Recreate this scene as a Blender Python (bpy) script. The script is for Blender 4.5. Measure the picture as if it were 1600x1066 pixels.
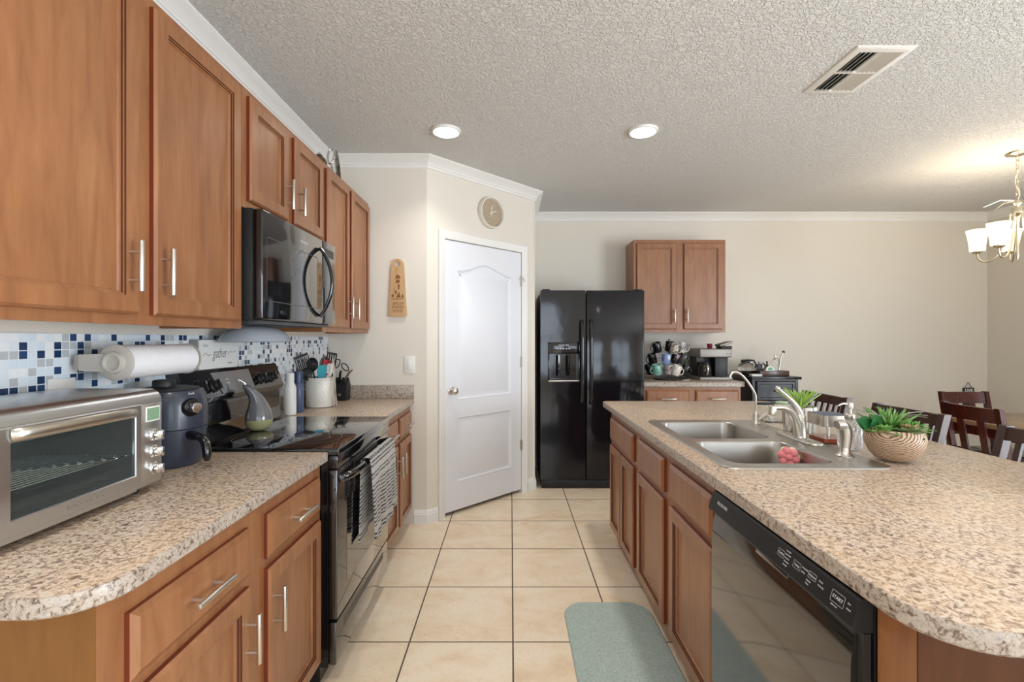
import bpy, bmesh, math, random
from mathutils import Vector, Matrix
random.seed(7)
for o in list(bpy.data.objects): bpy.data.objects.remove(o)
SC = bpy.context.scene
COL = SC.collection
PI = math.pi
# ------------------------------------------------------------------ camera
FPX = 727.0; CH = 1.35
cd = bpy.data.cameras.new('camera'); cam = bpy.data.objects.new('camera', cd); COL.objects.link(cam)
cd.sensor_width = 36; cd.lens = 36*FPX/1600; cd.shift_x = 2/1600; cd.shift_y = -3/1600
cd.clip_start = 0.02; cam.location = (0, 0, CH); cam.rotation_euler = (PI/2, 0, 0)
SC.camera = cam
# ------------------------------------------------------------------ world, exposure
SC.view_settings.view_transform = 'Standard'; SC.view_settings.look = 'None'
SC.view_settings.gamma = 1; SC.view_settings.use_curve_mapping = False
SC.view_settings.exposure = 0.32
w = bpy.data.worlds.new('world'); SC.world = w; w.use_nodes = True
w.node_tree.nodes['Background'].inputs[0].default_value = (0.62, 0.78, 1.0, 1)
w.node_tree.nodes['Background'].inputs[1].default_value = 1.6
# ------------------------------------------------------------------ daylight through the openings
def area(name, loc, rot, sx, sy, power, col):
    l = bpy.data.lights.new(name, 'AREA'); l.shape = 'RECTANGLE'; l.size = sx; l.size_y = sy
    l.energy = power; l.color = col
    o = bpy.data.objects.new(name, l); o.location = loc; o.rotation_euler = rot; COL.objects.link(o)
    return o
area('daylight_rear_left', (0.3, -3.62, 1.35), (PI/2, 0, 0), 2.0, 1.9, 42, (0.86, 0.93, 1.0))
area('daylight_rear_right', (3.3, -3.62, 1.35), (PI/2, 0, 0), 2.0, 1.9, 32, (0.86, 0.93, 1.0))
area('daylight_right', (5.2, -0.6, 1.1), (PI/2, 0, PI/2), 2.4, 2.0, 190, (0.84, 0.92, 1.0))
# ------------------------------------------------------------------ mesh helper
WM = {}
def tag(o, label=None, cat=None, group=None, kind=None):
    if label: o['label'] = label
    if cat: o['category'] = cat
    if group: o['group'] = group
    if kind: o['kind'] = kind
    return o
def thing(name, label, cat, loc=(0, 0, 0), rz=0, group=None):
    o = bpy.data.objects.new(name, None); COL.objects.link(o)
    o.location = loc; o.rotation_euler = (0, 0, rz); o.empty_display_size = .05
    WM[o] = Matrix.Translation(loc) @ Matrix.Rotation(rz, 4, 'Z')
    return tag(o, label, cat, group)
def frame(o, right, up):
    r = Vector(right).normalized(); u = Vector(up).normalized(); n = r.cross(u)
    m = Matrix.Identity(4)
    for i in range(3): m[i][0] = r[i]; m[i][1] = u[i]; m[i][2] = n[i]; m[i][3] = o[i]
    return m
class G:
    def __init__(s, T=None): s.bm = bmesh.new(); s.T = T or Matrix.Identity(4)
    def v(s, co): return s.bm.verts.new(s.T @ Vector(co))
    def f(s, vs):
        try: return s.bm.faces.new(vs)
        except ValueError: return None
    def box(s, x0, y0, z0, x1, y1, z1, bev=0, seg=2):
        c = [(x, y, z) for z in (z0, z1) for y in (y0, y1) for x in (x0, x1)]
        vs = [s.v(p) for p in c]
        fs = [s.f([vs[i] for i in q]) for q in ((0, 2, 3, 1), (4, 5, 7, 6), (0, 1, 5, 4), (2, 6, 7, 3), (0, 4, 6, 2), (1, 3, 7, 5))]
        if bev:
            es = {e for f in fs for e in f.edges}
            bmesh.ops.bevel(s.bm, geom=list(es), offset=bev, segments=seg, affect='EDGES', profile=.5)
        return s
    def loops(s, L, cap0=True, cap1=True, closed=True):
        R = [[s.v(p) for p in l] for l in L]
        n = len(R[0])
        for a, b in zip(R, R[1:]):
            for i in range(n if closed else n-1):
                j = (i+1) % n
                s.f([a[i], a[j], b[j], b[i]])
        if cap0: s.f(R[0][::-1])
        if cap1: s.f(R[-1])
        return s
    def cyl(s, p0, p1, r0, r1=None, n=24, bev=0):
        p0 = Vector(p0); p1 = Vector(p1); r1 = r0 if r1 is None else r1
        d = (p1-p0); L = d.length; d.normalize()
        a = d.orthogonal().normalized(); b = d.cross(a)
        def ring(t, r): return [p0+d*t+(a*math.cos(k*2*PI/n)+b*math.sin(k*2*PI/n))*r for k in range(n)]
        if bev: LL = [ring(0, r0-bev), ring(bev*.3, r0-bev*.3), ring(bev, r0), ring(L-bev, r1), ring(L-bev*.3, r1-bev*.3), ring(L, r1-bev)]
        else: LL = [ring(0, r0), ring(L, r1)]
        return s.loops(LL)
    def tube(s, pts, r, n=10, sx=1, sy=1, up=None, caps=True):
        pts = [Vector(p) for p in pts]; m = len(pts)
        rs = r if isinstance(r, (list, tuple)) else [r]*m
        t0 = (pts[1]-pts[0]).normalized()
        a = Vector(up) if up else t0.orthogonal()
        a = (a - t0*a.dot(t0)).normalized()
        LL = []
        for i in range(m):
            t = (pts[min(i+1, m-1)]-pts[max(i-1, 0)]).normalized()
            a = (a - t*a.dot(t)).normalized(); b = t.cross(a)
            LL.append([pts[i]+(a*math.cos(k*2*PI/n)*sx+b*math.sin(k*2*PI/n)*sy)*rs[i] for k in range(n)])
        return s.loops(LL, caps, caps)
    def lathe(s, prof, c=(0, 0, 0), n=36, cap0=True, cap1=True):
        return s.loops([[(c[0]+r*math.cos(k*2*PI/n), c[1]+r*math.sin(k*2*PI/n), c[2]+z) for k in range(n)] for r, z in prof], cap0, cap1)
    def ball(s, c, rx, ry=None, rz=None, n=16, m=10):
        ry = ry or rx; rz = rz or rx
        return s.loops([[(c[0]+rx*math.sin(PI*j/m)*math.cos(k*2*PI/n), c[1]+ry*math.sin(PI*j/m)*math.sin(k*2*PI/n), c[2]-rz*math.cos(PI*j/m)) for k in range(n)]
                        for j in [.15]+list(range(1, m))+[m-.15]])
    def prism(s, poly, z0, z1):
        return s.loops([[(x, y, z0) for x, y in poly], [(x, y, z1) for x, y in poly]])
    def fill(s, loops2d, z):
        es = []
        for lp in loops2d:
            vs = [s.v((x, y, z)) for x, y in lp]
            for i in range(len(vs)): es.append(s.bm.edges.new((vs[i], vs[(i+1) % len(vs)])))
        r = bmesh.ops.triangle_fill(s.bm, use_beauty=True, use_dissolve=False, edges=es)
        return s
    def grid(s, fn, nu, nv, thick=0):
        R = [[s.v(fn(i/nu, j/nv)) for j in range(nv+1)] for i in range(nu+1)]
        for i in range(nu):
            for j in range(nv): s.f([R[i][j], R[i+1][j], R[i+1][j+1], R[i][j+1]])
        return s
    def text(s, body, size, T, depth=.0004, align='CENTER', shear=0, sx=1.0, bold=0):
        c = bpy.data.curves.new('t', 'FONT'); c.body = body; c.size = size; c.extrude = depth; c.align_x = align
        c.align_y = 'CENTER'; c.shear = shear; c.offset = bold; c.resolution_u = 2
        o = bpy.data.objects.new('t', c)
        COL.objects.link(o); dg = bpy.context.evaluated_depsgraph_get()
        me = o.evaluated_get(dg).to_mesh()
        M2 = s.T @ T @ Matrix.Diagonal((sx, 1, 1, 1))
        vs = [s.bm.verts.new(M2 @ v.co) for v in me.vertices]
        for p in me.polygons: s.f([vs[i] for i in p.vertices])
        o.evaluated_get(dg).to_mesh_clear()
        bpy.data.objects.remove(o); bpy.data.curves.remove(c)
        return s
    def make(s, name, m, parent=None, ang=35, mats=(), label=None, cat=None, group=None, kind=None, weld=False):
        bm = s.bm
        if weld: bmesh.ops.remove_doubles(bm, verts=bm.verts, dist=1e-5)
        bmesh.ops.recalc_face_normals(bm, faces=bm.faces)
        loc = None
        if parent is not None:
            bm.transform(WM[parent].inverted())
        elif kind != 'structure' and bm.verts:
            xs = [v.co for v in bm.verts]
            loc = Vector(((min(c.x for c in xs)+max(c.x for c in xs))/2, (min(c.y for c in xs)+max(c.y for c in xs))/2, min(c.z for c in xs)))
            bm.transform(Matrix.Translation(-loc))
        me = bpy.data.meshes.new(name); bm.to_mesh(me); bm.free()
        me.materials.append(m)
        for q in mats: me.materials.append(q)
        if ang:
            me.shade_smooth() if hasattr(me, 'shade_smooth') else None
            me.set_sharp_from_angle(angle=math.radians(ang))
        o = bpy.data.objects.new(name, me); COL.objects.link(o)
        if parent is not None: o.parent = parent; WM[o] = WM[parent]
        else:
            if loc: o.location = loc
            WM[o] = Matrix.Translation(loc) if loc else Matrix.Identity(4)
        return tag(o, label, cat, group, kind)
def copy_tree(o, parent=None, **kw):
    c = o.copy(); COL.objects.link(c)
    if parent: c.parent = parent
    for ch in o.children: copy_tree(ch, c)
    return c
def put(o, loc, rz=0, label=None, group=None):
    o.location = loc; o.rotation_euler = (0, 0, rz)
    if label: o['label'] = label
    if group: o['group'] = group
    return o
def rrect(x0, y0, x1, y1, r, n=6, rs=None):
    rs = rs or (r, r, r, r); out = []
    for (cx, cy, a0, k) in ((x0, y0, PI, 0), (x1, y0, 1.5*PI, 1), (x1, y1, 0, 2), (x0, y1, .5*PI, 3)):
        q = rs[k]; sx = 1 if cx == x0 else -1; sy = 1 if cy == y0 else -1
        if q <= 0: out += [(cx, cy)]*(n+1) if False else [(cx, cy)]; continue
        for i in range(n+1):
            a = a0+i/n*PI/2
            out.append((cx+sx*q+q*math.cos(a), cy+sy*q+q*math.sin(a)))
    return out
def inset(poly, d):
    n = len(poly); out = []
    A = sum(poly[i][0]*poly[(i+1) % n][1]-poly[(i+1) % n][0]*poly[i][1] for i in range(n))
    sg = 1 if A > 0 else -1
    for i in range(n):
        p = Vector(poly[i-1]); q = Vector(poly[i]); r = Vector(poly[(i+1) % n])
        a = (q-p).normalized(); b = (r-q).normalized()
        na = Vector((-a.y, a.x))*sg; nb = Vector((-b.y, b.x))*sg
        m = (na+nb); m.normalize(); c = max(.3, m.dot(na))
        out.append(tuple(q+m*d/c))
    return out
# ------------------------------------------------------------------ materials
def mat(name, col, rough=.5, metal=0, spec=.5, coat=0, emis=None, es=0, trans=0, ior=1.45, alpha=1, sheen=0):
    m = bpy.data.materials.new(name); m.use_nodes = True; b = m.node_tree.nodes['Principled BSDF']
    I = b.inputs
    I['Base Color'].default_value = (*col, 1); I['Roughness'].default_value = rough; I['Metallic'].default_value = metal
    I['Specular IOR Level'].default_value = spec; I['Coat Weight'].default_value = coat; I['Coat Roughness'].default_value = .08
    I['Transmission Weight'].default_value = trans; I['IOR'].default_value = ior; I['Alpha'].default_value = alpha
    I['Sheen Weight'].default_value = sheen
    if emis: I['Emission Color'].default_value = (*emis, 1); I['Emission Strength'].default_value = es
    return m
def srgb(r, g, b):
    f = lambda c: (c/255/12.92 if c <= 10 else ((c/255+.055)/1.055)**2.4)
    return (f(r), f(g), f(b))
class N:
    def __init__(s, m): s.m = m; s.t = m.node_tree; s.b = s.t.nodes['Principled BSDF']
    def n(s, t, **kw):
        x = s.t.nodes.new(t)
        for k, v in kw.items():
            if k.startswith('i_'):
                key = k[2:]; key = int(key) if key.isdigit() else key.replace('_', ' ')
                x.inputs[key].default_value = v
            else: setattr(x, k, v)
        return x
    def l(s, a, b): s.t.links.new(a, b); return s
    def co(s, scale=(1, 1, 1), rot=(0, 0, 0), loc=(0, 0, 0)):
        c = s.n('ShaderNodeTexCoord'); mp = s.n('ShaderNodeMapping')
        mp.inputs['Scale'].default_value = scale; mp.inputs['Rotation'].default_value = rot; mp.inputs['Location'].default_value = loc
        s.l(c.outputs['Object'], mp.inputs[0]); return mp.outputs[0]
    def noise(s, v, scale, detail=4, rough=.55, dist=0):
        x = s.n('ShaderNodeTexNoise'); x.inputs['Scale'].default_value = scale; x.inputs['Detail'].default_value = detail
        x.inputs['Roughness'].default_value = rough; x.inputs['Distortion'].default_value = dist
        s.l(v, x.inputs['Vector']); return x.outputs['Fac']
    def ramp(s, f, stops, interp='LINEAR'):
        x = s.n('ShaderNodeValToRGB'); cr = x.color_ramp; cr.interpolation = interp
        while len(cr.elements) < len(stops): cr.elements.new(.5)
        for e, (p, c) in zip(cr.elements, stops): e.position = p; e.color = (*c, 1)
        s.l(f, x.inputs[0]); return x.outputs[0]
    def mix(s, f, a, b, mode='MIX'):
        x = s.n('ShaderNodeMix', data_type='RGBA', blend_type=mode)
        for sock, val in ((x.inputs[0], f), (x.inputs[6], a), (x.inputs[7], b)):
            if isinstance(val, (int, float)): sock.default_value = val
            elif isinstance(val, tuple): sock.default_value = (*val, 1)
            else: s.l(val, sock)
        return x.outputs[2]
    def math(s, op, a, b=0, c=None):
        x = s.n('ShaderNodeMath', operation=op)
        for i, val in enumerate((a, b, c)):
            if val is None: continue
            if isinstance(val, (int, float)): x.inputs[i].default_value = val
            else: s.l(val, x.inputs[i])
        return x.outputs[0]
    def bump(s, h, strength=.3, dist=.002):
        x = s.n('ShaderNodeBump'); x.inputs['Strength'].default_value = strength; x.inputs['Distance'].default_value = dist
        s.l(h, x.inputs['Height']); s.l(x.outputs[0], s.b.inputs['Normal']); return s
    def base(s, c): s.l(c, s.b.inputs['Base Color']); return s
def wood(name, c0, c1, c2, rough=.33, sc=(9, 9, 1.1), coat=.25, spec=.5):
    m = mat(name, c1, rough, coat=coat, spec=spec); n = N(m)
    g = n.noise(n.co(sc), 3.0, 6, .6, .7)
    b = n.noise(n.co((1, 1, 1), loc=(3, 1, 7)), 2.6, 3, .5)
    col = n.ramp(g, [(.25, c0), (.5, c1), (.75, c2)])
    col = n.mix(n.math('MULTIPLY', b, .5), col, tuple(x*.68 for x in c0))
    n.base(col); n.bump(g, .04, .002); return m
M = {}
M['wood'] = wood('cherry_wood', srgb(134, 84, 50), srgb(158, 104, 64), srgb(174, 121, 78), .42, coat=.5)
M['wood'].node_tree.nodes['Principled BSDF'].inputs['Coat Roughness'].default_value = .30
M['edge'] = mat('dark_red_edge', srgb(116, 50, 30), .4, coat=.3)  # sides of doors and drawers, darker and redder than the fronts
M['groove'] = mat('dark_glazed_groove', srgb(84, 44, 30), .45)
M['wood_end'] = wood('cherry_end_panel', srgb(126, 84, 42), srgb(136, 92, 47), srgb(144, 99, 52), .5, coat=0, spec=.2)  # darker and yellower tone than the door wood
M['darkwood'] = wood('dark_cherry_wood', srgb(48, 14, 10), srgb(74, 20, 14), srgb(98, 30, 20), .22, coat=.4)
M['stoolwood'] = wood('espresso_wood', srgb(52, 32, 26), srgb(74, 48, 38), srgb(92, 62, 50), .38, coat=.08)
M['wall'] = mat('cream_wall_paint', srgb(224, 217, 205), .85, spec=.2)
n = N(M['wall']); n.bump(n.noise(n.co(), 75, 3, .6), .35, .0025)
M['ceil'] = mat('knockdown_ceiling', srgb(224, 223, 221), .9, spec=.15)
n = N(M['ceil']); h = n.noise(n.co(), 62, 3, .5, 1.0); h = n.ramp(h, [(.42, (0, 0, 0)), (.56, (1, 1, 1))]); n.bump(h, .85, .005)
M['white'] = mat('white_trim_paint', srgb(228, 229, 234), .38)
M['trim'] = mat('white_moulding_paint', srgb(234, 232, 228), .4)
M['plastic_white'] = mat('white_plastic', srgb(232, 230, 224), .35)
M['grey_white'] = mat('pale_grey_plastic', srgb(188, 182, 172), .45)
M['black'] = mat('black_enamel', (.006, .006, .007), .12, coat=.4)
M['gloss'] = mat('black_gloss', (.004, .004, .005), .04, coat=1)
M['fridge'] = mat('black_fridge_skin', (.005, .005, .008), .10, coat=.15)
n = N(M['fridge']); n.bump(n.noise(n.co((1, 1, .7)), 5, 2, .5), .12, .02)
M['smoke'] = mat('smoked_glossy_door', (.012, .011, .010), .07, spec=.9, coat=1)
M['matte_black'] = mat('matte_black_plastic', (.012, .012, .013), .45)
M['iron'] = mat('black_wire', (.02, .02, .02), .35)
M['steel'] = mat('brushed_steel', srgb(196, 190, 180), .3, 1)
n = N(M['steel']); n.bump(n.noise(n.co((3, 3, 90)), 6, 2, .5), .05, .001)
M['sink'] = mat('sink_steel', srgb(178, 174, 168), .36, 1)
M['nickel'] = mat('brushed_nickel', srgb(212, 207, 198), .33, 1)
M['chrome'] = mat('polished_chrome', srgb(225, 224, 222), .08, 1)
M['glass'] = mat('clear_glass', (.96, .98, .98), .03, trans=1, ior=1.45)
M['clear'] = mat('clear_plastic', (.95, .97, .98), .08, trans=1, ior=1.15)
M['grout'] = mat('x', (0, 0, 0))
# laminate counters
def laminate(name, top=True):
    m = mat(name, (.5, .4, .3), .30, spec=.5); n = N(m); v = n.co()
    a = n.noise(v, 82, 6, .74, .7); b = n.noise(n.co(loc=(5, 2, 1)), 190, 4, .7, .3); c = n.noise(n.co(loc=(1, 9, 4)), 9, 3, .5)
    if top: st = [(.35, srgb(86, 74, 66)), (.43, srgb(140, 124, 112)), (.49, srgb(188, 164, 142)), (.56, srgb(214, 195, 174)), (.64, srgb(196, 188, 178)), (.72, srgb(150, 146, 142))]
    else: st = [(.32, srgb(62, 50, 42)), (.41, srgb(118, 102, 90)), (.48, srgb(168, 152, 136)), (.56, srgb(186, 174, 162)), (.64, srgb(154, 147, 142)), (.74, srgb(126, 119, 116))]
    col = n.ramp(a, st)
    sp = n.ramp(b, [(.34, (1, 1, 1)), (.40, (0, 0, 0))])
    col = n.mix(n.math('MULTIPLY', sp, .6), col, srgb(86, 68, 56))
    sp2 = n.ramp(b, [(.60, (0, 0, 0)), (.68, (1, 1, 1))])
    col = n.mix(n.math('MULTIPLY', sp2, .5), col, srgb(226, 216, 198))
    col = n.mix(n.math('MULTIPLY', n.ramp(c, [(.42, (0, 0, 0)), (.62, (1, 1, 1))]), .2 if top else .0), col, srgb(216, 180, 134))
    n.base(col); return m
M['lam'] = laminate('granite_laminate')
M['lamedge'] = laminate('laminate_splash_and_shaded_edge', False)  # splash strips; on worktop edges, greyer shade put into the colour
# floor tiles
m = mat('ceramic_floor_tile', (.6, .5, .4), .32); M['floor'] = m; n = N(m)
TS = .4605
v = n.co((1/TS, 1/TS, 1), loc=(-.01/TS, -2.073/TS, 0))
sp = n.n('ShaderNodeSeparateXYZ'); n.l(v, sp.inputs[0])
def edge(s):
    fr = n.math('FRACT', s); d = n.math('ABSOLUTE', n.math('SUBTRACT', fr, .5)); return n.math('GREATER_THAN', d, .5-.0075)
gm = n.math('MAXIMUM', edge(sp.outputs[0]), edge(sp.outputs[1]))
fl = n.n('ShaderNodeVectorMath', operation='FLOOR'); n.l(v, fl.inputs[0])
wn = n.n('ShaderNodeTexWhiteNoise'); n.l(fl.outputs[0], wn.inputs[0])
off = n.n('ShaderNodeVectorMath', operation='SCALE'); n.l(wn.outputs['Color'], off.inputs[0]); off.inputs['Scale'].default_value = 30
ad = n.n('ShaderNodeVectorMath', operation='ADD'); n.l(off.outputs[0], ad.inputs[0]); n.l(v, ad.inputs[1])
st_ = n.n('ShaderNodeVectorMath', operation='MULTIPLY'); n.l(ad.outputs[0], st_.inputs[0]); st_.inputs[1].default_value = (1, 1.6, 1)
cl = n.noise(st_.outputs[0], 1.7, 8, .68, .6)
col = n.ramp(cl, [(.3, srgb(224, 198, 166)), (.46, srgb(238, 217, 188)), (.6, srgb(243, 227, 203)), (.75, srgb(236, 222, 200))])
fine = n.noise(n.co(), 60, 4, .6)
col = n.mix(n.math('MULTIPLY', n.ramp(fine, [(.3, (1, 1, 1)), (.45, (0, 0, 0))]), .25), col, srgb(196, 164, 122))
n.base(n.mix(gm, col, srgb(92, 78, 64)))
n.l(n.math('MULTIPLY_ADD', gm, .5, .3), n.b.inputs['Roughness'])
n.bump(n.math('SUBTRACT', 1, gm), .5, .002)
# mosaic backsplash (on plane X, so uses Y and Z)
m = mat('glass_mosaic_tile', (.7, .75, .8), .12); M['mosaic'] = m; n = N(m)
PT = .0243
v = n.co((0, 1/PT, 1/PT), loc=(0, .15, -1.367/PT)); sp = n.n('ShaderNodeSeparateXYZ'); n.l(v, sp.inputs[0])
def edge2(s, w=.06):
    fr = n.math('FRACT', s); d = n.math('ABSOLUTE', n.math('SUBTRACT', fr, .5)); return n.math('GREATER_THAN', d, .5-w)
gm = n.math('MAXIMUM', edge2(sp.outputs[1]), edge2(sp.outputs[2]))
fl = n.n('ShaderNodeVectorMath', operation='FLOOR'); n.l(v, fl.inputs[0])
wn = n.n('ShaderNodeTexWhiteNoise'); n.l(fl.outputs[0], wn.inputs[0])
col = n.ramp(wn.outputs['Value'], [(0, srgb(30, 56, 92)), (.12, srgb(40, 70, 108)), (.2, srgb(186, 190, 192)), (.34, srgb(222, 232, 238)), (.55, srgb(236, 238, 238)), (.78, srgb(214, 228, 238))], 'CONSTANT')
n.base(n.mix(gm, col, srgb(226, 232, 236)))
n.l(n.math('MULTIPLY_ADD', gm, .6, .12), n.b.inputs['Roughness'])
n.bump(n.math('SUBTRACT', 1, gm), .6, .002)
# striped kitchen towel: stripes by height
m = mat('black_striped_terry', srgb(190, 186, 178), .95, sheen=.3); M['towel'] = m; n = N(m)
v = n.co((40, 40, 1)); wv = n.noise(v, 1.4, 3, .6)
sp = n.n('ShaderNodeSeparateXYZ'); n.l(n.co(), sp.inputs[0])
zz = n.math('ADD', sp.outputs[2], n.math('MULTIPLY', wv, .004))
s1 = n.math('FRACT', n.math('MULTIPLY', zz, 58)); s2 = n.noise(n.co((0, 0, 1)), 24, 1, .5)
st = n.math('MULTIPLY', n.math('LESS_THAN', s1, .55), n.math('GREATER_THAN', s2, .44))
br = n.math('GREATER_THAN', n.noise(n.co((1, 1, .4)), 190, 2, .5), .42)
n.base(n.mix(n.math('MULTIPLY', st, br), srgb(176, 172, 166), srgb(26, 25, 27)))
n.bump(n.noise(n.co(), 260, 2, .5), .8, .003)
# teal mat
m = mat('teal_comfort_mat', srgb(128, 160, 158), .7); M['mat'] = m; n = N(m)
a = n.noise(n.co(), 130, 3, .6); n.base(n.ramp(a, [(.3, srgb(152, 166, 160)), (.6, srgb(178, 192, 184))])); n.bump(a, .5, .003)
# zebra wood pot
m = mat('ripple_wood_pot', srgb(190, 160, 130), .5); M['zebra'] = m; n = N(m)
wv = n.n('ShaderNodeTexWave', wave_type='RINGS', rings_direction='SPHERICAL'); wv.inputs['Scale'].default_value = 46; wv.inputs['Distortion'].default_value = 3.2
wv.inputs['Detail'].default_value = 3; wv.inputs['Detail Scale'].default_value = 1.3
n.l(n.co((1, 1, 1.5), loc=(.04, .03, -.14)), wv.inputs[0])
n.base(n.ramp(wv.outputs['Fac'], [(0, srgb(96, 72, 54)), (.25, srgb(146, 114, 88)), (.5, srgb(190, 160, 132)), (1, srgb(206, 180, 154))]))
m = mat('striped_ceramic', srgb(220, 214, 204), .5); M['ribbed'] = m; n = N(m)
a = n.noise(n.co((1, 1, .05)), 60, 2, .5); n.base(n.ramp(a, [(.44, srgb(138, 126, 112)), (.50, srgb(226, 222, 214))]))
def leafmat(name, c0, c1, rough=.45):
    m = mat(name, c0, rough); n = N(m); n.base(n.ramp(n.noise(n.co(), 22, 3, .5), [(.35, c0), (.65, c1)])); return m
M['lime'] = leafmat('lime_leaf', srgb(140, 186, 60), srgb(186, 218, 110))
M['green'] = leafmat('green_leaf', srgb(86, 142, 66), srgb(142, 184, 100))
M['deep'] = leafmat('deep_green_leaf', srgb(40, 108, 56), srgb(66, 136, 78))
M['sage'] = leafmat('sage_leaf', srgb(112, 138, 88), srgb(160, 168, 120))
M['silver'] = leafmat('silver_tendril', srgb(168, 176, 160), srgb(196, 190, 184))
M['coral'] = leafmat('coral_leaf', srgb(206, 112, 84), srgb(222, 150, 110))
# ------------------------------------------------------------------ setting
XL, XR, YB, YN, ZC = -1.34, 5.05, 4.93, -3.5, 2.68
A = (-.613, 3.40); B = (.218, 4.214); DL = math.hypot(B[0]-A[0], B[1]-A[1]); du = ((B[0]-A[0])/DL, (B[1]-A[1])/DL)
dn = (du[1], -du[0])                                   # outward normal of the diagonal wall (towards the room)
def D(u, v, w): return (A[0]+du[0]*u+dn[0]*w, A[1]+du[1]*u+dn[1]*w, v)
G().box(XL-.15, YN-.15, -.05, XR+.15, YB+.15, 0).make('floor', M['floor'], kind='structure', ang=0)
G().box(XL-.15, YN-.15, ZC, XR+.15, YB+.15, ZC+.05).make('ceiling', M['ceil'], kind='structure', ang=0)
G().box(XL-.12, YN-.12, 0, XL, YB+.12, ZC).make('wall_left', M['wall'], kind='structure', ang=0)
G().box(XL-.12, 3.40, 0, A[0]+.0, 3.52, ZC).make('wall_kitchen_end', M['wall'], kind='structure', ang=0)
G().box(XL-.12, YB, 0, XR+.12, YB+.12, ZC).make('wall_back', M['wall'], kind='structure', ang=0)
g = G().box(XR, 1.0, 0, XR+.12, YB+.12, ZC).box(XR, YN-.12, 0, XR+.12, -2.0, ZC).box(XR, -2.0, 2.15, XR+.12, 1.0, ZC)
g.make('wall_right', M['wall'], kind='structure', ang=0)
g = G(); x0 = XL-.12
for a, b in ((x0, -.7), (1.3, 2.3), (4.3, XR+.12)): g.box(a, YN-.12, 0, b, YN, ZC)
for a, b in ((-.7, 1.3), (2.3, 4.3)): g.box(a, YN-.12, 0, b, YN, .4); g.box(a, YN-.12, 2.3, b, YN, ZC)
g.make('wall_rear', M['wall'], kind='structure', ang=0)
for i, (a, b) in enumerate(((-.7, 1.3), (2.3, 4.3))):
    g = G()
    for q in (a, (a+b)/2-.03, b-.06): g.box(q, YN-.1, .4, q+.06, YN-.04, 2.3)
    for z in (.4, 1.33, 2.24): g.box(a, YN-.1, z, b, YN-.04, z+.06)
    g.make('window_%d' % (i+1), M['white'], kind='structure')
g = G()
for y in (-2.0, -.55, .94): g.box(XR+.03, y, 0, XR+.09, y+.06, 2.15)
g.box(XR+.03, -2.0, 2.09, XR+.09, 1.0, 2.15).make('window_3', M['white'], kind='structure')
# diagonal pantry wall with door opening
U0, U1, DT = .160, .992, 2.11
def dbox(g, u0, v0, w0, u1, v1, w1, bev=0):
    o = g.T; g.T = Matrix(((du[0], dn[0], 0, A[0]), (du[1], dn[1], 0, A[1]), (0, 0, 1, 0), (0, 0, 0, 1)))
    g.box(u0, w0, v0, u1, w1, v1, bev); g.T = o; return g
g = G(); dbox(g, 0, 0, -.1, U0, ZC, 0); dbox(g, U1, 0, -.1, DL, ZC, 0); dbox(g, U0, DT, -.1, U1, ZC, 0)
g.make('wall_pantry', M['wall'], kind='structure', ang=0)
G().box(B[0]-.1, B[1]-.02, 0, B[0], YB, ZC).make('wall_pantry_side', M['wall'], kind='structure', ang=0)
# sweep of a moulding profile along a wall line with mitres; profile = (out, z)
def sweep(g, path, prof):
    n = len(path); LL = []
    for i, p in enumerate(path):
        p = Vector(p); a = (p-Vector(path[i-1])).normalized() if i else None; b = (Vector(path[i+1])-p).normalized() if i < n-1 else None
        na = Vector((a.y, -a.x)) if a else None; nb = Vector((b.y, -b.x)) if b else None
        if na is None: m = nb
        elif nb is None: m = na
        else: m = (na+nb).normalized(); m = m/max(.2, m.dot(na))
        LL.append([(p.x+m.x*o, p.y+m.y*o, z) for o, z in prof])
    return g.loops(LL)
crown = [(0, ZC), (.072, ZC), (.072, ZC-.008), (.064, ZC-.014), (.050, ZC-.026), (.030, ZC-.040), (.020, ZC-.054), (.020, ZC-.060), (.012, ZC-.064), (.012, ZC-.078), (0, ZC-.084)]
g = sweep(G(), [(XL, YN), (XL, 3.40), A, B, (B[0], YB), (XR, YB), (XR, YN)], crown)
g.make('trim_1', M['trim'], kind='structure', ang=25)
base = [(0, 0), (.014, 0), (.014, .070), (.011, .074), (.011, .082), (.007, .090), (.004, .100), (0, .102)]
g = sweep(G(), [(-.705, 3.40), A, D(.095, 0, 0)[:2]], base); g.make('baseboard_end', M['trim'], kind='structure', ang=25)
g = sweep(G(), [D(1.062, 0, 0)[:2], B, (B[0], YB), (XR, YB), (XR, 1.0)], base); g.make('baseboard_back', M['trim'], kind='structure', ang=25)
# door casing
g = G(); cw = .060
cp = [(0, 0), (0, .016), (.006, .020), (.022, .016), (.050, .010), (cw, .006), (cw, 0)]
def casing(g, pts):
    LL = []
    for (u, v, su, sv) in pts: LL.append([D(u+su*(cw-q), v+sv*(cw-q), w) for q, w in cp])
    g.loops(LL)
casing(g, [(U0, 0, -1, 0), (U0, DT, -1, 1), (U1, DT, 1, 1), (U1, 0, 1, 0)])
g.make('trim_2', M['trim'], kind='structure', ang=25)
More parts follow.
